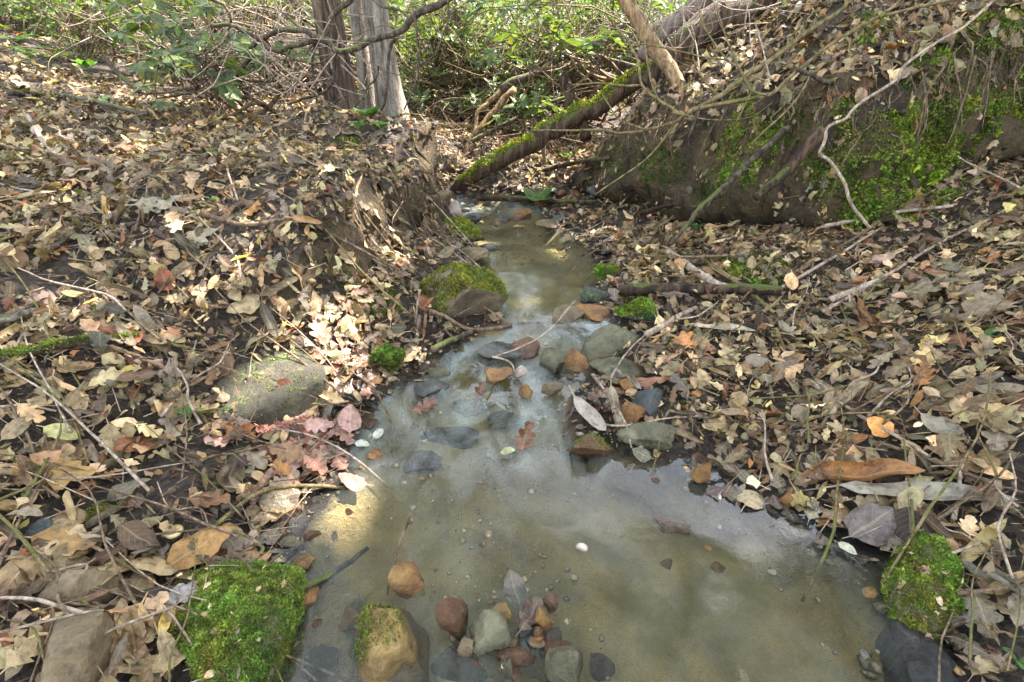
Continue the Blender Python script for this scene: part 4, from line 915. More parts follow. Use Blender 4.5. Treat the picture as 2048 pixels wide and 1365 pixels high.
GS = [([(-30,762),(60,735),(140,718),(290,698)],26,'branch_dark','thick mossy stick lying across the left bank litter',dict(taper=.55,moss=(2500,.007,dict(thr=.0,cover=.7,nscale=16,tint=(.85,1,.9))))),
 ([(-20,672),(40,660),(90,645)],22,'bark_pale','short lichen covered stick end at the left of the bank',dict(taper=.5)),
 ([(20,200),(130,205),(210,222),(300,245)],11,'branch_dark','grey green stick lying on the upper left bank',{}),
 ([(1235,600),(1330,600),(1440,598),(1555,605)],24,'rotten','short rotten log with rough bark behind the mossy cap stone',dict(taper=.8,sides=10)),
 ([(1330,520),(1400,575),(1450,600)],20,'twig_pale','pale split stick lying behind the rotten log',{}),
 ([(1405,540),(1460,575),(1500,605),(1545,645)],11,'branch_olive','olive tan stick leaning over the rotten log',{}),
 ([(1640,640),(1740,585),(1860,510),(2000,440)],7,'twig_pale','long straight grey twig climbing the right slope',dict(taper=.8)),
 ([(1660,620),(1720,595),(1770,570)],16,'twig_pale','thick pale bent stick at the lower end of the grey twig',{}),
 ([(1590,560),(1700,495),(1800,430),(1960,345)],8,'twig_brown','long brown twig along the upper right slope',{}),
 ([(1560,590),(1680,520),(1760,470)],7,'twig_pale','thin straw coloured twig on the right slope',{}),
 ([(1610,780),(1680,830),(1760,880),(1850,935)],9,'twig_pale','pale twig running down the right bank litter',{}),
 ([(1750,905),(1850,940),(1960,985),(2047,1010)],8,'twig_brown','thin brown twig above the long grey leaf',{}),
 ([(1895,1060),(1905,1000),(1912,940)],9,'twig_pale','bleached twig standing behind the moss clump',{}),
 ([(385,1120),(440,1070),(520,1010),(590,992),(690,985)],10,'branch_olive','bent olive twig reaching from the mossy stone to the water',dict(taper=.7)),
 ([(600,1195),(660,1165),(740,1120)],17,'branch_dark','dark wet stick lying in the pool beside the mossy stone',{}),
 ([(120,1145),(150,1200),(190,1235)],10,'branch_olive','short broken twig on the long tan stone',{}),
 ([(60,1222),(130,1225),(215,1240)],8,'twig_brown','brown twig lying across the long tan stone',{}),
 ([(170,1100),(240,1140),(320,1185)],8,'branch_tan','tan twig left of the mossy stone',{}),
 ([(150,1290),(250,1235),(340,1190)],5,'twig_brown','long thin stem crossing the litter left of the mossy stone',{}),
 ([(0,840),(60,835),(125,845)],8,'twig_pale','short pale twig on the left litter',{}),
 ([(865,712),(910,690),(960,668)],15,'branch_dark','dark wet stick lying across the riffle from the left',{}),
 ([(860,640),(900,655),(940,668),(1000,665),(1060,660),(1110,665)],9,'twig_brown','thin stick dam across the outlet of the upper pool',{}),
 ([(415,450),(500,470),(600,460),(690,500),(800,560)],9,'twig_brown','root like twig running over the left earth bank',{}),
 ([(420,300),(460,305),(485,300)],9,'branch_dark','dark forked root end on the left bank',{}),
 ([(410,335),(440,315),(485,302)],10,'branch_dark','curved root arching out of the left bank',{}),
 ([(470,305),(460,350),(470,390),(480,420)],5,'twig_pale','pale rootlet hanging below the curved root',{}),
 ([(60,245),(120,330),(160,290)],9,'twig_pale','grey curled twig standing up from the left bank',{}),
 ([(1190,765),(1230,830),(1250,870),(1262,905)],6,'twig_pale','bleached twig slanting past the rusty wedge stone',{}),
 ([(1180,855),(1250,870),(1330,855),(1400,850)],5,'twig_pale','thin straw twig lying on the long dark grey stone',{}),
 ([(1200,500),(1260,520),(1330,530),(1500,525)],7,'twig_brown','thin twig at the right shore of the upper pool',{}),
 ([(1290,690),(1340,660),(1390,635)],14,'twig_pale','pair of pale rolled sticks by the grey green boulder',{}),
 ([(1640,470),(1720,455),(1800,440),(1900,430)],10,'twig_pale','pale stick at the foot of the mossy earth bank',{}),
 ([(1280,440),(1340,425),(1400,430)],10,'rotten','dark stick lying on the gravel bar below the bank',{}),
 ([(940,405),(1020,412),(1100,415),(1190,420)],14,'rotten','dark wet log lying across the head of the upper pool',{}),
 ([(1000,385),(1100,350),(1220,330)],12,'rotten','dark pole under the fallen mossy log',{})]
for path, w, mt, lab, kw in GS: gstick(path, w, mt, lab, **kw)
r = np.random.default_rng(55); k = 0
while k < 150:
    px, py = r.uniform(0, 2048), r.uniform(280, 1330); p = A(px, py)
    if sdf_poly(p[None, 0], p[None, 1], wpoly)[0] > -.03 or p[1] > 4 or wallmask(p[None, 0], p[None, 1])[0]: continue
    an = r.uniform(0, 3.14) if r.random() < .5 else (R_(40) if p[0] > 0 else R_(150)) + r.normal(0, .3); L = r.uniform(.10, .34); k += 1
    if k > 112: L = r.uniform(.3, .62); an = (R_(55) if p[0] > 0 else R_(150)) + r.normal(0, .3)
    t = np.linspace(-.5, .5, 4)[:, None] * L * np.array([math.cos(an), math.sin(an)]) + p[:2] + r.normal(0, .012, (4, 2)); z = H(t[:, 0], t[:, 1])
    rr = r.uniform(.0015, .0045); zl = np.linspace(z[0], z[-1], 4); z = np.maximum(z, zl) + rr + .028 + r.uniform(0, .02)
    SEED[0] += 1; mi = int(r.integers(3)); side = 'left' if p[0] < 0 else 'right'
    thing_mesh('twig', tube(np.column_stack([t, z]), np.linspace(1, .5, 4) * rr, 5, 3, .3, SEED[0]), M[['twig_pale', 'twig_brown', 'branch_olive'][mi]], f"{'very long' if L > .45 else 'long' if L > .26 else 'short' if L < .17 else 'thin'} {['pale', 'brown', 'olive'][mi]} twig lying {'along' if abs(math.cos(an)) < .5 else 'across'} the {side} bank {'near the water' if abs(p[0]) < .9 else 'high on the slope' if p[2] > .4 else 'in the leaf litter'}", 'twig', f'thin twigs on the {side} bank')

# ------------------------------------------------------------------ trees
def canopy_tree(name, base, top, r0, r1, mat, label, flare=1.5, bark=True):
    e = empty(name, base, label, 'tree'); n = 9; t = np.linspace(0, 1, n)[:, None]; pts = np.asarray(base) * (1 - t) + np.asarray(top) * t
    pts[0, 2] -= .25; rad = r0 + (r1 - r0) * t[:, 0]; rad[0] *= flare; rad[1] *= 1.06
    V, F = tube(pts, rad, 18, 6, .05, SEED[0], .10); SEED[0] += 1
    # root flare ridges
    hgt = np.clip(1 - (V[:, 2] - base[2]) / .5, 0, 1.3); an = np.arctan2(V[:, 1] - base[1], V[:, 0] - base[0])
    V[:, :2] += (V[:, :2] - np.asarray(base)[:2]) * (hgt ** 2 * .25 * (1 + np.sin(an * 5 + base[0])))[:, None]
    obj('trunk', make_mesh('trunk', V - np.asarray(base), F, M[mat]), e); return e
tb = P(678, 262, 3.4); tb[0] += .045; tb[2] = H(tb[0], tb[1]); T1 = canopy_tree('tree', tb, tb + np.array([-.25, .35, 9]), .078, .072, 'bark_brown', 'brown barked tree with mossy foot at the top of the left bank', 1.2)
tb2 = P(787, 285, 3.95); tb2[0] += .03; tb2[2] = H(tb2[0], tb2[1]); T2 = canopy_tree('tree', tb2, tb2 + np.array([-.9, .2, 10]), .080, .074, 'bark_pale', 'pale barked tree behind the brown tree at the stream', 1.3)
tb2b = tb2 + np.array([-.205, .10, 0]); 
T2b = canopy_tree('tree', tb2b, tb2b + np.array([-.5, .8, 10]), .047, .043, 'bark_pale', 'slimmer pale tree growing beside the pale barked tree', 1.3)
def far_tree(px, d, wpx, mat, label, lean=0.0):
    q = P(px, 100, d); b = np.array([q[0], q[1], float(H(q[0], q[1]))]); rr = wpx * d / FPX / 2
    return canopy_tree('tree', b, b + np.array([lean, .3, 9.5]), rr, rr * .85, mat, label, 1.2)
FT = [far_tree(851, 8.2, 40, 'bark_grey', 'grey brown tree standing upstream beyond the pale trees'),
      far_tree(590, 5.6, 30, 'bark_brown', 'slim dark tree left of the brown barked tree', .2),
      far_tree(497, 6.6, 34, 'bark_brown', 'dark slender tree in the thicket on the left', -.3),
      far_tree(612, 4.9, 16, 'bark_brown', 'thin brown sapling tree close left of the brown barked tree', -.5), far_tree(655, 6.0, 20, 'bark_grey', 'thin grey tree hidden behind the brown barked tree', -.6), far_tree(905, 6.5, 18, 'bark_brown', 'thin dark tree right of the grey brown tree', .8), far_tree(545, 5.3, 14, 'bark_grey', 'very thin grey sapling in the left thicket', .6),
      far_tree(105, 11, 26, 'bark_grey', 'distant grey tree on the upper left slope', .5),
      far_tree(8, 9, 34, 'bark_pale', 'distant pale tree at the far left of the slope', -.3),
      far_tree(320, 13, 22, 'bark_grey', 'thin distant tree behind the left thicket', .2),
      far_tree(965, 14, 26, 'bark_grey', 'thin distant tree up the valley', -.2),
      far_tree(1090, 11, 22, 'bark_brown', 'thin brown tree behind the rhododendron thicket', .3)]
SHT = []  # out-of-view trees added so their crowns block the sun over the stream
for bx, by, lab in ((4.6, 2.6, 'unseen tree added for shade on the right hill slope'), (7.5, 6.5, 'unseen tree added for shade high on the right hill'), (9.5, 10, 'unseen tree added for shade beyond the hill crest'), (3.4, -1.5, 'unseen tree added for shade on the bank downstream')):
    b = np.array([bx, by, float(H(bx, by))]); SHT.append((b, canopy_tree('tree', b, b + np.array([.3, .2, 9.5]), .2, .14, 'bark_grey', lab)))

# leafy crowns: leaves are left out along the sun rays that reach the sunlit patches
PATCH = [(610,880,.27),(700,860,.12),(560,910,.10),(770,500,.10),(800,530,.07),(720,430,.11),(690,640,.10),(590,640,.10),(905,415,.22),(940,390,.25),(1040,400,.2),(1240,440,.12),(620,215,.55),(560,205,.4),(540,195,.3),
         (1290,230,.16),(1200,300,.12),(1330,190,.15),(1350,260,.08),(1450,110,.18),(1520,50,.25),(880,270,.3),(800,280,.12),(850,300,.15),(980,300,.25),(1150,380,.15),(1090,385,.12),(330,260,.12),(430,250,.12),(80,300,.12),(230,330,.1),(330,150,.4),(120,110,.6),
         (960,490,.10),(1060,600,.06),(430,580,.07),(380,600,.05),(590,540,.06),(940,560,.08),(1000,240,.3)]
_rp = np.random.default_rng(12)
PATCH += [(float(_rp.uniform(0, 900)), float(_rp.uniform(180, 760)), float(_rp.uniform(.025, .06))) for _ in range(26)] + [(float(_rp.uniform(1150, 2040)), float(_rp.uniform(60, 620)), float(_rp.uniform(.025, .055))) for _ in range(20)]
PW_ = [(A(a, b), rad) for a, b, rad in PATCH]
PW_ += [(P(808, y, depth_of(tb2)), .17) for y in (40, 90, 140, 190, 240)] + [(P(x, y, 4.0), .25) for x, y in ((960, 110), (1010, 175), (900, 200), (1080, 230), (820, 170))]
def crown(parent, base, gx, gy, n, hz, seed):
    r = np.random.default_rng(seed); h = r.uniform(hz[0], hz[1], n); x = r.uniform(*gx, n); y = r.uniform(*gy, n)
    gl = fbm(np.stack([x * .9, y * .9, h * .4], -1), 2, seed); ok = gl > -1.1
    g = np.stack([x, y, np.zeros(n) + .4], 1)
    for c, rad in PW_:
        c0 = c[:2] - SUN[:2] / SUN[2] * (c[2] - .4); rr_ = rad * (1.15 + .3 * vnoise(np.stack([np.arctan2(y - c0[1], x - c0[0]) * 2, h * 0 + rad * 9, h * .6], -1), 3))
        ok &= np.hypot(x - c0[0], y - c0[1]) > rr_
    g = g[ok]; h = h[ok]; n = len(g); pos = g + SUN[None] / SUN[2] * (h - .4)[:, None]
    L = r.uniform(.10, .2, n); nr = r.normal(0, .6, (n, 3)) + np.array([0, 0, 1.0]); Rm = frames(nr, r.uniform(0, 6.28, n))
    q = np.array([(0, -.5, 0), (.28, 0, .06), (0, .5, -.03), (-.28, 0, .06)])
    V = np.einsum('lij,lnj->lni', Rm, q[None] * L[:, None, None]) + pos[:, None, :] - np.asarray(base); k = np.arange(n)[:, None] * 4
    c = np.array([(.05,.10,.018),(.075,.13,.025),(.10,.15,.03),(.06,.09,.02)])[r.integers(4, size=n)] * np.exp(r.normal(0, .15, n))[:, None]
    o = obj('crown', make_mesh('crown', V.reshape(-1, 3), np.concatenate([k + [0, 1, 2], k + [0, 2, 3]]), M['green'], smooth=False, col=np.repeat(c, 4, 0)), parent); o['kind'] = 'stuff'
for q, (b, e) in enumerate(SHT):
    gx = [(-4.5, -.6), (-.8, 2.2), (1.5, 5), (-4.5, 5)][q]; gy = [(-1.5, 4.0), (-.5, 3.7), (-.5, 3.9), (-5, -1.0)][q]
    crown(e, b, gx, gy, [15000, 16000, 13000, 5000][q], (6.5, 10.5), 300 + q)
def far_crown(e, n, seed, rad=1.6, h=(4.0, 9.5)):
    r = np.random.default_rng(seed); a = r.uniform(0, 6.28, n); q = r.random(n) ** .5 * rad; pos = np.stack([q * np.cos(a), q * np.sin(a), r.uniform(*h, n)], 1)
    L = r.uniform(.12, .24, n); Rm = frames(r.normal(0, .6, (n, 3)) + np.array([0, 0, 1.0]), r.uniform(0, 6.28, n)); qd = np.array([(0, -.5, 0), (.28, 0, .06), (0, .5, -.03), (-.28, 0, .06)])
    V = np.einsum('lij,lnj->lni', Rm, qd[None] * L[:, None, None]) + pos[:, None, :]; k = np.arange(n)[:, None] * 4
    c = np.array([(.05,.10,.018),(.075,.13,.025),(.10,.15,.03)])[r.integers(3, size=n)]
    o = obj('crown', make_mesh('crown', V.reshape(-1, 3), np.concatenate([k + [0, 1, 2], k + [0, 2, 3]]), M['green'], smooth=False, col=np.repeat(c, 4, 0)), e); o['kind'] = 'stuff'
for q, e in enumerate([T1, T2, T2b] + FT): far_crown(e, 260, 700 + q)

# small leaning tree on the right and the fallen logs
lt = astick([(1232,-40),(1249,0),(1292,68),(1323,115),(1354,164),(1372,222)], [2.75,2.85], 30, 'branch_tan', 'leaning young tree with peeling tan bark on the right slope', name='leaning_tree', taper=.9, sides=14, wob=.05, cat='tree', n=8)
def log(pts, rad, mat, label, name, moss=None, knob=.16, sides=18):
    SEED[0] += 1; VF = tube(pts, rad, sides, 8, .06, SEED[0], knob); o = thing_mesh(name, VF, M[mat], label, 'log')
    if moss:
        V = VF[0] - np.array(o.location); Ft = np.concatenate([VF[1][:, [0, 1, 2]], VF[1][:, [0, 2, 3]]]); moss_part(V, Ft, o, moss[0], moss[1], SEED[0], **moss[2])
    return o
log([P(905,382,3.55),P(935,362,3.5),P(965,343,3.46),P(1056,288,3.36),P(1124,248,3.3),P(1193,212,3.28),P(1250,178,3.3),P(1330,132,3.32),P(1420,88,3.35)], [.03,.045,.056,.06,.06,.06,.06,.06,.05], 'log_moss', 'long fallen log with mossy back slanting from the slope into the stream head', 'fallen_log', (16000,.013,dict(thr=.3,cover=.9,nscale=4,tint=(1.7,1.5,.9))))
log([crest(1300, .03), crest(1370, .07), crest(1440, .08), crest(1510, .08), crest(1590, .07), crest(1660, .06)], [.075,.085,.088,.085,.08,.075], 'bark_brown', 'large bark covered log lying along the crest of the right slope', 'fallen_log')
c1, c2, c3 = crest(1330, .2), crest(1450, .26), crest(1570, .24)
log([c1 + np.array([-.1, .25, -.1]), c2 + np.array([0, .3, 0]), c3 + np.array([0, .3, 0])], [.04,.045,.04], 'bark_grey', 'thinner grey log lying behind the big bark covered one', 'fallen_log')
astick([(1300,60),(1400,15),(1460,-20)], 3.3, 14, 'twig_pale', 'pale bleached limb leaning over the logs on the slope')
astick([(1425,0),(1470,28),(1510,52)], 3.1, 15, 'bark_grey', 'grey broken limb propped on the big bark covered log')
astick([(1128,155),(1146,200),(1163,240),(1173,275)], 3.35, 21, 'rotten', 'broken dark stub standing on the fallen mossy log', name='stub', taper=1.15, sides=10, cat='stump')
astick([(1640,268),(1600,310),(1556,355),(1510,398)], [2.12,2.2], 28, 'rotten', 'rotten dark wood slab slanting down the earth bank', name='rotten_log', taper=.55, sides=10, cat='log')
astick([(1925,30),(1866,82),(1806,136)], 2.2, 20, 'rotten', 'dark straight pole on the upper earth bank', name='pole', sides=9, cat='stick')
astick([(1806,136),(1734,146),(1690,158),(1655,166),(1620,150),(1592,138)], 2.2, 13, 'branch_dark', 'dark bent branch hanging along the earth bank', cat='branch')
astick([(1600,234),(1512,314),(1450,372),(1402,416),(1375,450),(1340,490)], [2.3,2.15], 13, 'branch_dark', 'long dark stick leaning against the earth bank', name='stick', cat='stick')
astick([(1995,-5),(1929,51),(1861,92),(1806,137),(1789,164),(1717,208),(1693,236),(1656,253),(1649,284),(1640,308),(1666,331),(1686,362),(1707,413),(1738,458)], [1.85,1.95], 5.5, 'twig_pale', 'long winding pale root hanging down the mossy earth bank', name='root', cat='root', taper=1.2)
HOOK = 'olive limbs of the shrub arching over the right slope'
RB = empty('arching_shrub', A(1372, 228), 'arching leafless shrub with olive limbs on the right slope', 'shrub')
for path, w, d in (([(1370,228),(1405,213),(1436,193),(1487,156),(1549,115),(1620,62),(1683,20),(1705,-30)],12,(2.4,2.2)),
   ([(1370,228),(1344,219),(1315,199),(1284,170),(1275,120),(1255,80),(1225,45)],7,(2.4,2.5)), ([(1284,170),(1241,172),(1200,167),(1150,172)],5,(2.46,2.6)),
   ([(1370,228),(1348,246),(1292,260),(1241,267),(1200,260),(1060,262)],7,(2.4,2.7)), ([(1348,246),(1340,262),(1290,320),(1190,390)],5,(2.4,2.5)), ([(1292,260),(1240,240),(1215,205),(1205,190)],4,(2.5,2.6)),
   ([(1385,222),(1460,205),(1536,191),(1587,150),(1673,82),(1758,34),(1809,-5)],9,(2.35,2.1)), ([(1536,191),(1502,181),(1478,137),(1454,120),(1410,58),(1395,10)],6,(2.2,2.4)), ([(1454,120),(1380,108),(1300,90),(1280,88)],4,(2.3,2.45)),
   ([(1478,137),(1450,70),(1432,10)],4,(2.25,2.3)), ([(1761,31),(1861,10),(1990,-15)],7,(2.1,2.0)), ([(1549,115),(1520,150),(1500,190),(1470,250)],4,(2.2,2.3)), ([(1436,193),(1400,150),(1385,110),(1390,70)],4,(2.35,2.4)), ([(1315,199),(1300,150),(1290,80),(1305,-10)],5,(2.45,2.5)), ([(1500,290),(1560,235),(1600,190),(1625,140)],5,(2.2,2.2)), ([(1345,225),(1420,240),(1500,235),(1545,205)],3,(2.35,2.3))):
    astick(path, d, w, 'branch_olive', None, parent=RB, taper=.6, name='limb')
# overhead dark branch system of the left thicket
LB = empty('overhanging_shrub', A(700, 290), 'dark mossy limbs of a bare shrub arching in front of the trees', 'shrub')
for path, w, d in (([(930,-35),(895,0),(850,22),(820,41),(790,68),(749,80),(687,100),(642,78),(605,61),(560,62),(525,75)],15,(2.6,2.8)), ([(710,-10),(690,10),(667,31),(645,70),(634,82),(585,92),(550,102),(511,74),(461,51),(422,49),(395,25)],11,(2.75,2.8)),
   ([(412,-10),(432,2),(451,12),(461,35),(463,51)],8,(2.7,2.8)), ([(634,84),(625,115),(625,143),(632,180),(637,225),(648,265)],6,(2.78,3.0)), ([(667,96),(669,123),(667,156),(648,185),(605,199),(575,208)],8,(2.8,3.0)), ([(550,102),(600,122),(640,125),(670,108),(687,100)],4,(2.8,2.8)),
   ([(788,76),(777,115),(775,156),(769,205),(757,230),(753,285)],7,(2.75,3.0)), ([(757,131),(753,156),(740,170),(720,203),(690,235)],5,(2.8,2.95)), ([(757,230),(720,238),(680,250),(655,262)],6,(3.0,3.0)), ([(828,20),(833,60),(836,120),(828,170),(808,220)],5,(2.6,2.7)), ([(895,2),(896,40),(882,80),(868,112),(840,130)],4,(2.6,2.7)),
   ([(511,84),(498,111),(482,143),(455,170),(420,199)],10,(2.9,3.1)), ([(820,41),(800,20),(760,12),(735,-10)],6,(2.7,2.9)), ([(605,61),(560,20),(540,-15)],6,(2.8,2.9)), ([(560,62),(520,80),(505,60),(470,65)],4,(2.8,2.8)), ([(461,51),(440,90),(400,110),(365,100)],4,(2.8,2.7)), ([(634,82),(618,100),(612,110)],4,(2.78,2.75)), ([(585,92),(560,140),(540,165)],3,(2.8,2.9)), ([(640,220),(700,190),(745,175)],3,(3,3))):
    astick(path, d, w, 'branch_dark', None, parent=LB, taper=.62, name='limb')
# leaning poles of the thicket in the middle
for path, d, w, mt, lab in (([(1026,176),(995,215),(964,250),(944,275),(925,330)],4.0,13,'branch_tan','leaning tan pole in the thicket beyond the upper pool'), ([(1005,176),(985,200),(960,219),(948,262),(935,300)],4.05,11,'branch_tan','second leaning tan pole crossing the thicket'),
   ([(1000,178),(1045,158),(1087,139),(1128,115),(1165,112),(1210,119),(1300,141)],3.9,16,'branch_dark','dark arched limb above the fallen mossy log'), ([(860,262),(900,250),(950,255),(985,268)],4.4,13,'branch_olive','sunlit mossy limb arching low in the thicket'), ([(930,275),(960,300),(990,330)],4.2,9,'branch_tan','tan broken limb low in the thicket'),
   ([(940,285),(1010,250),(1080,215),(1150,190)],3.9,10,'branch_dark','dark limb rising behind the fallen mossy log'), ([(848,465),(846,420),(830,370),(815,345)],2.7,9,'branch_olive','mossy footed sapling stem on the left earth bank'), ([(735,320),(740,370),(760,430),(775,480),(790,545)],2.45,8,'twig_pale','pale root running down the left earth bank face'),
   ([(840,580),(832,640),(820,700),(805,760)],1.75,5,'twig_pale','thin pale twig leaning over the left bank foot'), ([(855,578),(920,585),(970,615),(1020,650)],1.8,4,'twig_brown','thin arched twig over the pyramid boulder'), ([(1150,600),(1100,660),(1040,695),(985,715)],1.65,5,'twig_pale','pale twig leaning across the riffle'), ([(985,715),(1020,725),(1030,745)],1.55,5,'twig_pale','pale twig tip dipping into the riffle'), ([(1145,540),(1170,515),(1200,495)],2.3,3,'twig_brown','thin twig standing in the upper pool'),
   ([(822,1028),(800,1080),(780,1160),(775,1190)],1.02,6,'twig_brown','thin dark stem standing behind the oval boulder'), ([(210,115),(240,150),(280,186)],3.2,11,'branch_dark','broken dark stick leaning out of the upper left bank'), ([(975,800),(985,775),(990,765)],1.45,5,'branch_dark','short twig standing in the riffle beside a red leaf')):
    astick(path, d, w, mt, lab, name='pole' if 'pole' in lab else 'twig' if ('twig' in lab or 'stem' in lab) else 'branch', cat='twig' if ('twig' in lab or 'stem' in lab) else 'branch')

# ------------------------------------------------------------------ rhododendron shrubs
RH = np.array([(.085,.135,.034),(.115,.18,.044),(.06,.10,.03),(.15,.21,.05),(.20,.225,.05)])
solo_rh = {}
def rhodo(root, center, rad, n_wh, label, leafL=.12, seed=0, individual=False, tk=('strap', 3, 0), wx_=1.15, stems=None, group='rhododendron bushes of the thicket', stem_mat='twig_brown', down=.25):
    r = np.random.default_rng(seed); root = np.asarray(root, float); e = empty('rhododendron', root, label, 'shrub', group)
    tubes = []; P_, R2, S_, C2, K_ = [], [], [], [], []; WI = []; tw = []
    hubs = [root + (np.asarray(center) - root) * r.uniform(.35, .7) + r.normal(0, .35, 3) * np.asarray(rad) for _ in range(5)]
    for h in hubs: tubes.append(tube([root + r.normal(0, .06, 3) * [1, 1, 0], (root * .6 + h * .4) + r.normal(0, .12, 3), h], [.017, .013, .008], 6, 5, .4, int(r.integers(999))))
    for k in range(n_wh):
        t = np.asarray(center) + r.normal(0, .52, 3) * np.asarray(rad); h = hubs[r.integers(len(hubs))]
        mid = (h + t) / 2 + r.normal(0, .14, 3) - np.array([0, 0, .06]); (tw if individual else tubes).append(tube([h, mid, t], [.006, .0045, .003], 4, 2, .6, int(r.integers(999))))
        ax = t - mid; ax /= np.linalg.norm(ax); ax = ax * .6 + np.array([0, 0, .7]); ax /= np.linalg.norm(ax)
        m = r.integers(5, 9); u = np.cross(ax, r.normal(size=3)); u /= np.linalg.norm(u); v = np.cross(ax, u); ph = r.uniform(0, 6.28)
        for j in range(m):
            a = ph + j * 6.283 / m + r.normal(0, .15); out = u * math.cos(a) + v * math.sin(a); d = out + ax * r.uniform(-.2, .35) - np.array([0, 0, down + r.uniform(-.15, .3)]); d /= np.linalg.norm(d)
            L = leafL * r.uniform(.7, 1.2); nr = ax - d * (ax @ d); nr = nr / np.linalg.norm(nr) + r.normal(0, .25, 3); nr -= d * (nr @ d); nr /= np.linalg.norm(nr)
            P_.append(t + d * L * .55); R2.append(np.stack([np.cross(d, nr), d, nr], 1)); S_.append(L); C2.append(RH[r.choice(5, p=[.3, .3, .2, .14, .06])] * math.exp(r.normal(0, .15))); K_.append(tk); WI.append(k)
    V, F = join(tubes); o = obj('branches', make_mesh('branches', V - root, F, M[stem_mat]), e)
    P_, R2, S_, C2 = map(np.array, (P_, R2, S_, C2)); sx = np.full(len(S_), 1.05)
    if individual:
        if 'a' not in solo_rh: tt = TPL[('strap', 3, 0)]; solo_rh['a'] = make_mesh('leaf', tt[0], tt[1], M['rhodo_solo'], uv=tt[2])
        TW = [obj('twig', make_mesh('twig', a_[0] - root, a_[1], M[stem_mat]), e) for a_ in tw]
        for p, q, s, c, wi in zip(P_, R2, S_, C2, WI):
            l = obj('leaf', solo_rh['a'], TW[wi]); l.matrix_local = Matrix.Translation(tuple(p - root)) @ Matrix(q.tolist()).to_4x4() @ Matrix.Diagonal((s * 1.2, s, s, 1)); l.color = (*c, 1)
    else:
        V, F, C3, U3 = scatter(K_, P_ - root, R2, S_, C2, sx * wx_); f = obj('foliage', make_mesh('foliage', V, F, M['rhodo'], col=C3, uv=U3), e); f['kind'] = 'stuff'
    return e
# near sprays with leaves one can pick apart
rhodo(A(430, 200), P(400, 80, 3.0), (.50, .3, .26), 30, 'rhododendron spray with dangling dark leaves on the upper left bank', .098, 1, True)
rhodo(A(560, 240), P(330, 110, 2.7), (.34, .2, .14), 13, 'low rhododendron branch with olive leaves over the left bank', .10, 2, True)
rhodo(P(1250, 160, 3.6), P(1120, 60, 3.3), (.55, .3, .22), 28, 'rhododendron with drooping leaves above the fallen log', .115, 3, True)
rhodo(P(1060, 330, 3.9), P(1050, 205, 3.8), (.3, .2, .15), 9, 'small rhododendron with shiny star shaped whorls before the poles', .13, 4, True)
def ground(x, y): return np.array([x, y, float(H(x, y))])
r = np.random.default_rng(9)
BUSH = [(900,130,5.2,'rhododendron bush beyond the pale trees'),(980,90,5.6,'tall rhododendron bush in the middle of the valley'),(1060,120,5.0,'dense rhododendron bush behind the leaning poles'),(1150,100,5.2,'rhododendron bush behind the fallen mossy log'),(930,210,5.0,'low rhododendron bush at the stream head'),(1010,240,4.8,'low dark rhododendron bush by the leaning poles'),
        (1230,60,5.0,'rhododendron bush left of the leaning young tree'),(1320,40,4.6,'rhododendron bush behind the leaning young tree'),(820,150,5.6,'rhododendron bush between the pale tree and the grey tree'),(560,60,5.0,'rhododendron bush behind the bare mossy limbs'),(440,40,5.2,'rhododendron bush at the back of the left bank'),(260,60,6.0,'loose rhododendron bush on the far left bank'),(1100,20,7.0,'far rhododendron bush up the valley'),(880,40,7.5,'far rhododendron bush behind the grey tree'),(700,60,6.5,'rhododendron bush behind the brown barked tree'),(150,30,7.5,'distant rhododendron bush on the left slope'),(60,40,6.5,'rhododendron bush at the far left of the bank'),(200,45,5.4,'leafy bush behind the grey green stick'),(350,30,4.8,'leafy bush behind the low rhododendron branch'),(500,20,4.4,'leafy bush behind the dark slender tree'),(640,20,5.0,'leafy bush between the slim trunks'),(760,30,5.4,'leafy bush behind the pale trees'),(930,30,4.6,'leafy bush hanging above the stream head'),(1180,20,4.4,'leafy bush above the dark arched limb')]
for q, (px, py, d, lab) in enumerate(BUSH):
    c = P(px, py, d); gz = float(H(c[0], c[1])); rt = ground(c[0] + r.normal(0, .2), c[1] + r.normal(0, .2)); c[2] = max(c[2], gz + .35)
    rhodo(rt, c, (.72, .5, .45), *((95, lab, .082, 20 + q) if q % 2 else (70, lab, .115, 20 + q)), tk=('beech', 3, 0), wx_=.6, down=.1)
# dry tangle of bare stems under the bushes
def tangle(n, boxes, seed, rr=(.002, .006)):
    r = np.random.default_rng(seed); out = []
    for k in range(n):
        px, py, d, sx, sy = boxes[r.integers(len(boxes))]; c = P(px + r.normal(0, sx), py + r.normal(0, sy), d + r.normal(0, .5)); gz = float(H(c[0], c[1])); c[2] = max(c[2], gz + .05)
        an = r.uniform(0, 6.28); el = r.normal(.25, .5); L = r.uniform(.25, .8); dr = np.array([math.cos(an) * math.cos(el), math.sin(an) * math.cos(el) * .5, math.sin(el)])
        a = c - dr * L / 2; b = c + dr * L / 2
        for z in (a, b): z[2] = max(z[2], float(H(z[0], z[1])) + .01)
        R0 = r.uniform(*rr); out.append(tube([a, (a + b) / 2 + r.normal(0, .08, 3), b], [R0, R0 * .8, R0 * .5], 4, 4, .5, int(r.integers(999))))
    return join(out)
V, F = tangle(420, [(560,150,3.8,70,45),(640,110,3.8,40,60),(460,90,3.9,60,50),(300,70,4.5,100,30),(590,60,4.2,60,40)], 1)
tag(obj('dry_stem_tangle', make_mesh('dry_stem_tangle', V, F, M['twig_pale'])), 'tangle of bare pale stems under the bushes on the left', 'stems', kind='stuff')
V, F = tangle(300, [(960,320,4.9,70,35),(1040,290,4.9,70,40),(900,300,5.0,50,40),(1120,300,4.8,60,30),(1150,180,4.8,80,50),(1000,365,4.3,60,12)], 2)
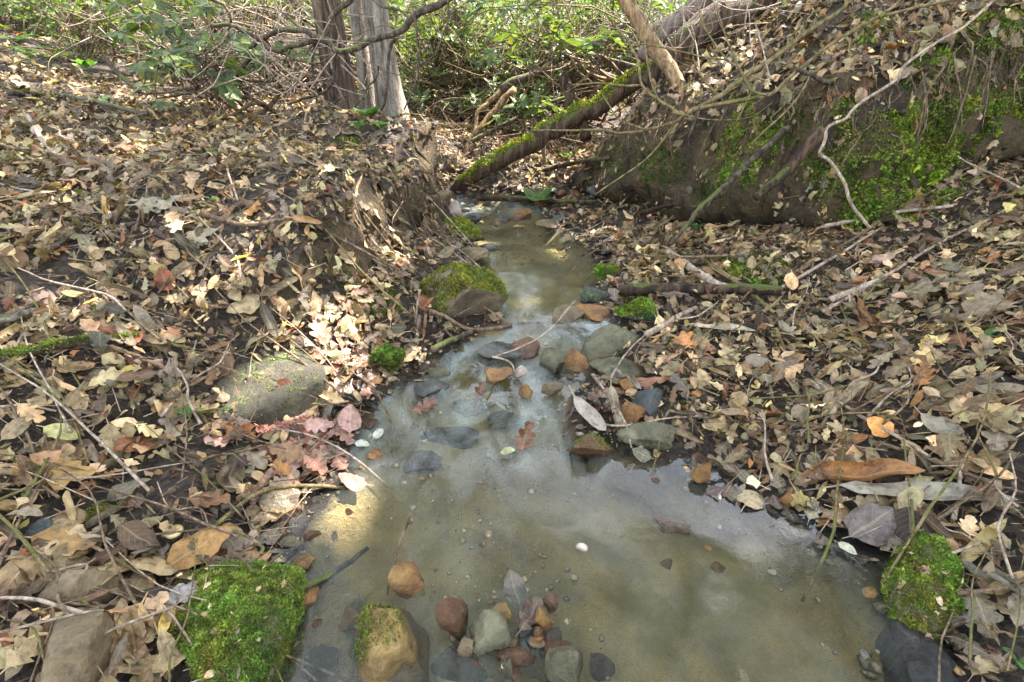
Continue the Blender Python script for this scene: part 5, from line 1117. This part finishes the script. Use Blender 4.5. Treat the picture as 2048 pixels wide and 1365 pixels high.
tag(obj('dry_stem_tangle', make_mesh('dry_stem_tangle', V, F, M['twig_brown'])), 'tangle of brown dead stems around the fallen mossy log', 'stems', kind='stuff')
V, F = tangle(130, [(930,100,4.2,70,60),(1050,90,4.2,80,60),(1180,90,4.0,60,50),(760,100,4.4,60,70)], 4, (.0015, .005))
tag(obj('dry_stem_tangle', make_mesh('dry_stem_tangle', V, F, M['branch_olive'])), 'thin arching bare stems crossing in front of the valley bushes', 'stems', kind='stuff')
V, F = tangle(130, [(1350,70,3.2,60,50),(1420,60,3.3,70,40),(1500,60,3.0,80,50)], 3, (.0015, .004))
tag(obj('dry_stem_tangle', make_mesh('dry_stem_tangle', V, F, M['twig_pale'])), 'thin bare stems sprouting along the big log on the slope', 'stems', kind='stuff')
# roots and fibres hanging from the earth bank
def lip_pts(n, seed, x0=.35, x1=3.2):
    r = np.random.default_rng(seed); out = []
    L = BF[2:8]; seg = np.linalg.norm(np.diff(L, axis=0), axis=1); cs = np.r_[0, np.cumsum(seg)]
    for _ in range(n):
        t = r.uniform(0, cs[-1] - .3); i = np.searchsorted(cs, t, 'right') - 1; q = L[i] + (L[i + 1] - L[i]) * (t - cs[i]) / seg[i]; d = (L[i + 1] - L[i]) / seg[i]; out.append((q, np.array([-d[1], d[0]])))
    return out
rt = []
r = np.random.default_rng(8)
for q, nm in lip_pts(620, 6):
    hi = q + nm * .26; zt = float(H(*hi)) + .01; f = q + nm * (r.uniform(.0, .16)); zb = float(H(*(q - nm * .05))); L = r.uniform(.1, .6); z0 = zt - r.uniform(0, .12)
    zz = [z0, z0 - (z0 - zb) * L * .5, z0 - (z0 - zb) * L]; rr = .0005 + .005 * r.random() ** 8
    j = np.cumsum(r.normal(0, .05, (3, 2)), 0); rt.append(tube([np.array([*(f + j[a] + nm * .03 * (a == 0)), zz[a]]) for a in range(3)], [rr, rr * .8, rr * .4], 4, 4, .8, int(r.integers(999))))
for _ in range(45):
    i = r.integers(2, 6); t = r.random(); q = LF[i] * (1 - t) + LF[i + 1] * t; d = LF[i + 1] - LF[i]; d = d / np.linalg.norm(d); nm = np.array([-d[1], d[0]]); f = q + nm * r.uniform(-.05, .07); z0 = float(H(*(q + nm * .12))) + .01; L = r.uniform(.1, .35); rr = r.uniform(.001, .003); j = r.normal(0, .04, (3, 2))
    rt.append(tube([np.array([*(f + j[0] + nm * .05), z0]), np.array([*(f + j[1]), z0 - L * .5]), np.array([*(f + j[2] - nm * .05), z0 - L])], [rr, rr * .8, rr * .4], 4, 4, .8, int(r.integers(999))))
V, F = join(rt); tag(obj('hanging_roots', make_mesh('hanging_roots', V, F, M['twig_brown'])), 'brown fibrous roots hanging from the undercut right earth bank', 'roots', kind='stuff')
# leaves hanging over the lip
kk, pp, nn_, ss, cc = [], [], [], [], []
for q, nm in lip_pts(420, 16):
    f = q + nm * r.uniform(.10, .30); kk.append((KINDS[r.choice(6, p=KW)], int(r.integers(5)), 0)); up_ = float(H(*(f + nm * .05))) - r.uniform(-.05, .06)
    pp.append((f[0], f[1], up_)); nn_.append(np.array([-nm[0] * .6, -nm[1] * .6, .6]) + r.normal(0, .35, 3)); ss.append(r.uniform(.04, .10)); 
V, F, C_, U_ = scatter(kk, np.array(pp), frames(np.array(nn_), r.uniform(0, 6.28, len(pp))), np.array(ss), leafcol(len(pp), r))
tag(obj('overhanging_litter', make_mesh('overhanging_litter', V, F, M['litter'], col=C_, uv=U_)), 'brown leaves spilling over the lip of the right earth bank', 'leaf litter', kind='stuff')
# moss patches growing on the ground and on the earth bank
GV = np.stack([VX, VY, VZ], -1).reshape(-1, 3); ti = np.stack([a for a in [np.arange(len(GV)).reshape(ny, nx)]])[0]
def moss_ground(px, py, rad, n, size, label, tint=(1, 1, 1), wall=False, stretch=(1, 1), depth=None):
    SEED[0] += 1; c = A(px, py) if depth is None else P(px, py, depth); qx, qy, qd = project(GV); 
    rp = rad * FPX / depth_of(c); near = (np.abs(qx - px) < rp * stretch[0] * 1.3) & (np.abs(qy - py) < rp * stretch[1] * 1.3) & (np.abs(qd - depth_of(c)) < .6)
    idx = np.where(near)[0]; jx = idx % nx; jy = idx // nx; m = (jx < nx - 1) & (jy < ny - 1); idx = idx[m]
    if len(idx) < 3: return
    T = np.concatenate([np.stack([idx, idx + 1, idx + nx + 1], 1), np.stack([idx, idx + nx + 1, idx + nx], 1)])
    cen = GV[T].mean(1); cx, cy_, _ = project(cen); e = ((cx - px) / (rp * stretch[0])) ** 2 + ((cy_ - py) / (rp * stretch[1])) ** 2 + (1.1 if wall else .5) * fbm(cen * 11, 3, SEED[0]); T = T[e < 1]
    if len(T) < 4: return
    used, inv = np.unique(T, return_inverse=True); Vl = GV[used]; base = Vl.mean(0)
    Vm, Fm, col = moss_blades(Vl - base, inv.reshape(-1, 3), n, size, SEED[0], thr=.12 if wall else .1, cover=.55, tint=tint, nscale=12, updir=(-.55, -.55, .6) if wall else (0, 0, 1), droop=.4 if wall else 0)
    o = obj('moss_patch', make_mesh('moss_patch', Vm, Fm, M['moss'], smooth=False, col=col), None, base); tag(o, label, 'moss', 'moss patches'); return o
MG = [(1395,520,.05,1500,.012,'flat patch of moss on the litter behind the rotten log',False,(1.6,.5)),(1510,538,.09,4200,.014,'bright moss cushion on the litter right of the rotten log',False,(1.5,.7)),(1265,600,.05,1500,.011,'moss tuft on the end of the rotten log',False,(1.5,.6)),
 (1500,290,.12,4500,.016,'bright green moss sheet on the lip of the earth bank',True,(.8,1.1)),(1560,250,.10,2500,.014,'moss strip beside the leaning dark stick',True,(1,.6)),(1760,330,.20,5200,.018,'wide moss growth in the middle of the earth bank',True,(1.1,.8)),(1850,310,.14,4200,.019,'lush moss hanging on the right part of the earth bank',True,(.6,1.3)),
 (1900,240,.14,3200,.018,'moss growing below the pale winding root',True,(1,.6)),(1690,400,.10,2500,.016,'moss at the foot of the winding pale root',True,(.7,1)),(1740,60,.08,1200,.015,'small moss patch high on the leafy slope',False,(1,.8)),(1950,120,.14,2200,.018,'moss patch on the upper earth wall',True,(.9,.9)),(2000,60,.10,1400,.018,'moss growing at the top of the earth wall',True,(.9,.9)),(1860,170,.10,1400,.016,'moss streak above the winding root',True,(1,.8)),(1420,380,.06,900,.013,'dark moss on the undercut of the bank',True,(1,1)),(1330,330,.08,1200,.014,'dark moss hanging under the bank lip',True,(1,1)),(1240,310,.10,1800,.015,'dark moss under the left end of the bank lip',True,(1.2,1)),(2030,215,.08,1500,.018,'moss cushion at the right end of the earth bank',True,(1,.6)),
 (740,570,.07,1200,.010,'dark moss film on the left earth bank',True,(1,.9)),(765,620,.06,1200,.010,'moss film at the foot of the left earth bank',True,(.8,1)),(700,295,.07,900,.012,'moss tuft at the foot of the brown barked tree',False,(1,.7)),(610,790,.05,900,.009,'moss growing below the flat dark boulder',False,(1,.6)),(345,790,.03,400,.010,'tiny moss sprig beside a dark hollow on the left bank',False,(1,1)),(1385,455,.04,500,.012,'moss on the foot of the leaning stick',False,(1,.6))]
for px, py, rad, n, size, lab, wall, st in MG: moss_ground(px, py, rad * (1.45 if wall else 1), int(n * (2.2 if wall else 1.2)), size * (.7 if wall else .9), lab, (1.5, 1.5, 1.1) if 'bright' in lab or 'lush' in lab else (1.15, 1.2, .95) if 'dark' not in lab else (.55, .65, .6), wall, st)

# ------------------------------------------------------------------ seedlings, ferns, snail shell, background greenery
def seedling(px, py, hpx, n, lpx, label, col=(.10, .22, .05), kind='beech', up=.4):
    SEED[0] += 1; r = np.random.default_rng(SEED[0]); p = A(px, py); d = depth_of(p); h = hpx * d / FPX; L = lpx * d / FPX
    e = empty('seedling', p, label, 'plant', 'green seedlings in the litter')
    V, F = tube([(0, 0, -.01), (r.normal(0, .1) * h, 0, h * .5), (r.normal(0, .15) * h, 0, h)], [.0018, .0014, .001], 5, 4, 0, SEED[0]); obj('stem', make_mesh('stem', V, F, M['stem_green']), e)
    k = ('g', kind)
    if k not in solo_mesh: t = TPL[(kind, 0, 1)]; solo_mesh[k] = make_mesh('leaf', t[0] + np.array([0, .5, 0]), t[1], M['green_solo'], uv=t[2])
    for j in range(n):
        a = j * 6.283 / n + r.normal(0, .3); dr = np.array([math.cos(a), math.sin(a), up + r.normal(0, .15)]); dr /= np.linalg.norm(dr); nr = np.array([0, 0, 1.0]) - dr * dr[2]; nr /= np.linalg.norm(nr)
        l = obj('leaf', solo_mesh[k], e); l.matrix_local = Matrix.Translation((0, 0, h * (.92 + .08 * (j % 2)))) @ Matrix(np.stack([np.cross(dr, nr), dr, nr], 1).tolist()).to_4x4() @ Matrix.Scale(L, 4); l.color = (*(np.array(col) * math.exp(r.normal(0, .12))), 1)
SD = [(385,850,28,3,28,'three leaved green seedling in front of the flat dark boulder'),(203,640,18,3,20,'green seedling among oak leaves on the left bank'),(1075,412,14,5,36,'bright broad green seedling at the head of the upper pool'),(1390,470,14,4,26,'pale green seedling on the gravel bar'),(1700,440,36,6,14,'feathery green sprig at the foot of the earth bank'),(1955,680,12,2,40,'single green leafed seedling on the right slope'),(740,255,24,6,30,'green leafy plant between the tree feet'),(765,275,20,6,24,'small green plant below the pale tree'),(720,270,16,4,24,'green plant at the foot of the brown barked tree'),(370,170,20,5,26,'bright green sprout on the far left bank'),(210,215,10,3,24,'blue green sprout beside the grey green stick'),(180,150,16,5,26,'small leafy sprout on the upper left bank'),(350,790,20,4,16,'fine green sprig above the three leaved seedling'),(1400,690,10,3,20,'small green sprout behind the pale cream leaf'),(1990,950,20,4,16,'pale lichen green sprig near the long strap leaf'),(2030,1330,14,3,34,'green blades at the lower end of the right bank'),(1680,1040,6,3,22,'green leaflet lying at the right pool corner'),(430,410,10,3,18,'light green sprout on the middle of the left bank'),(690,320,12,3,22,'green sprout at the edge of the left earth bank'),(1130,330,16,4,20,'leaf sprout under the fallen mossy log')]
for px, py, hp, n, lp, lab in SD: seedling(px, py, hp, n, lp, lab, kind='round' if 'broad' in lab or 'leafy' in lab else 'beech')
def fern(p, L, n, label, seed):
    r = np.random.default_rng(seed); e = empty('fern', p, label, 'fern', 'ferns on the far left slope')
    for k in range(n):
        a = k * 6.283 / n + r.normal(0, .3); l = L * r.uniform(.7, 1.1); V, F, C_ = [], [], []
        t = np.linspace(0, 1, 15); x = l * t * .85; z = l * (.75 * t - .6 * t * t)
        for i in range(1, 15):
            w = l * .22 * math.sin(math.pi * min(1, t[i] * .9 + .12)) ** .8
            for s in (-1, 1):
                b = len(V); V += [(x[i] - l * .028, 0, z[i]), (x[i] + l * .028, 0, z[i]), (x[i] + l * .05, s * w, z[i] - .15 * w)]; F.append((b, b + 1, b + 2)); C_ += [np.array((.10, .22, .035)) * math.exp(r.normal(0, .2))] * 3
        V = np.array(V); Rz = np.array([[math.cos(a), -math.sin(a), 0], [math.sin(a), math.cos(a), 0], [0, 0, 1]]); obj('frond', make_mesh('frond', V @ Rz.T, np.array(F), M['green'], smooth=False, col=np.array(C_)), e)
for k, (px, py) in enumerate([(30,85),(75,75),(130,95),(60,110),(105,120),(160,80),(190,100),(230,85),(20,130),(140,60),(270,90),(200,70),(330,100)]): 
    fern(A(px, py), .34, 7, 'bright green fern on the sunlit far left slope', 50 + k)
sp = A(350, 1072, .02); t = np.linspace(0, 1, 40); an = t * 2 * np.pi * 2.6; rad = .004 + .011 * t
V, F = tube(np.stack([rad * np.cos(an), rad * np.sin(an), .004 + .002 * (1 - t)], 1), .0018 + .0045 * t, 8, 1, 0, 3, 0, False)
sn = obj('snail_shell', make_mesh('snail_shell', V, F, M['snail']), None, sp + np.array([0, 0, .006])); tag(sn, 'small cream snail shell resting on a brown leaf', 'shell')
V, F = rock_shape(5, .014, .011, .010, 3, 2); sp = np.array([*plane_hit(1165, 1100, W), .006]); tag(obj('acorn', make_mesh('acorn', V, F, M['white']), None, sp), 'pale acorn floating in the middle of the lower pool', 'acorn')
# sunlit greenery far up the valley and on the left slope
def greenery(n, x0, x1, y0, y1, h, label, seed, L=(.10, .22)):
    r = np.random.default_rng(seed); x = r.uniform(x0, x1, n); y = r.uniform(y0, y1, n); cl = n2(x, y, .55, seed, 3); z = H(x, y) + r.random(n) ** 1.3 * h * np.clip(.75 + .8 * cl, .08, 2); pos = np.stack([x, y, z], 1)
    ok = (fbm(pos * np.array([1.1, 1.1, 1.6]), 2, seed + 2) > -.35); pos = pos[ok]; n = len(pos); l = r.uniform(*L, n); Rm = frames(r.normal(0, .7, (n, 3)) + np.array([0, -.2, 1.0]), r.uniform(0, 6.28, n)); qd = np.array([(0, -.5, 0), (.24, 0, .05), (0, .5, -.04), (-.24, 0, .05)])
    V = np.einsum('lij,lnj->lni', Rm, qd[None] * l[:, None, None]) + pos[:, None, :]; k = np.arange(n)[:, None] * 4; c = np.array([(.06,.13,.02),(.09,.18,.03),(.12,.20,.035),(.05,.10,.02)])[r.integers(4, size=n)] * np.exp(r.normal(0, .15, n))[:, None]
    tag(obj('distant_greenery', make_mesh('distant_greenery', V.reshape(-1, 3), np.concatenate([k + [0, 1, 2], k + [0, 2, 3]]), M['green'], smooth=False, col=np.repeat(c, 4, 0))), label, 'undergrowth', kind='stuff')
greenery(26000, -9, 9, 9, 20, 4.5, 'sunlit green undergrowth far up the valley', 901, (.12, .26))
greenery(14000, -22, -3.5, 8, 20, 4.0, 'sunlit green undergrowth beyond the left bank', 902, (.12, .28))
greenery(12000, -30, 30, 20, 34, 9, 'hazy green wall of forest in the distance', 903, (.3, .6))
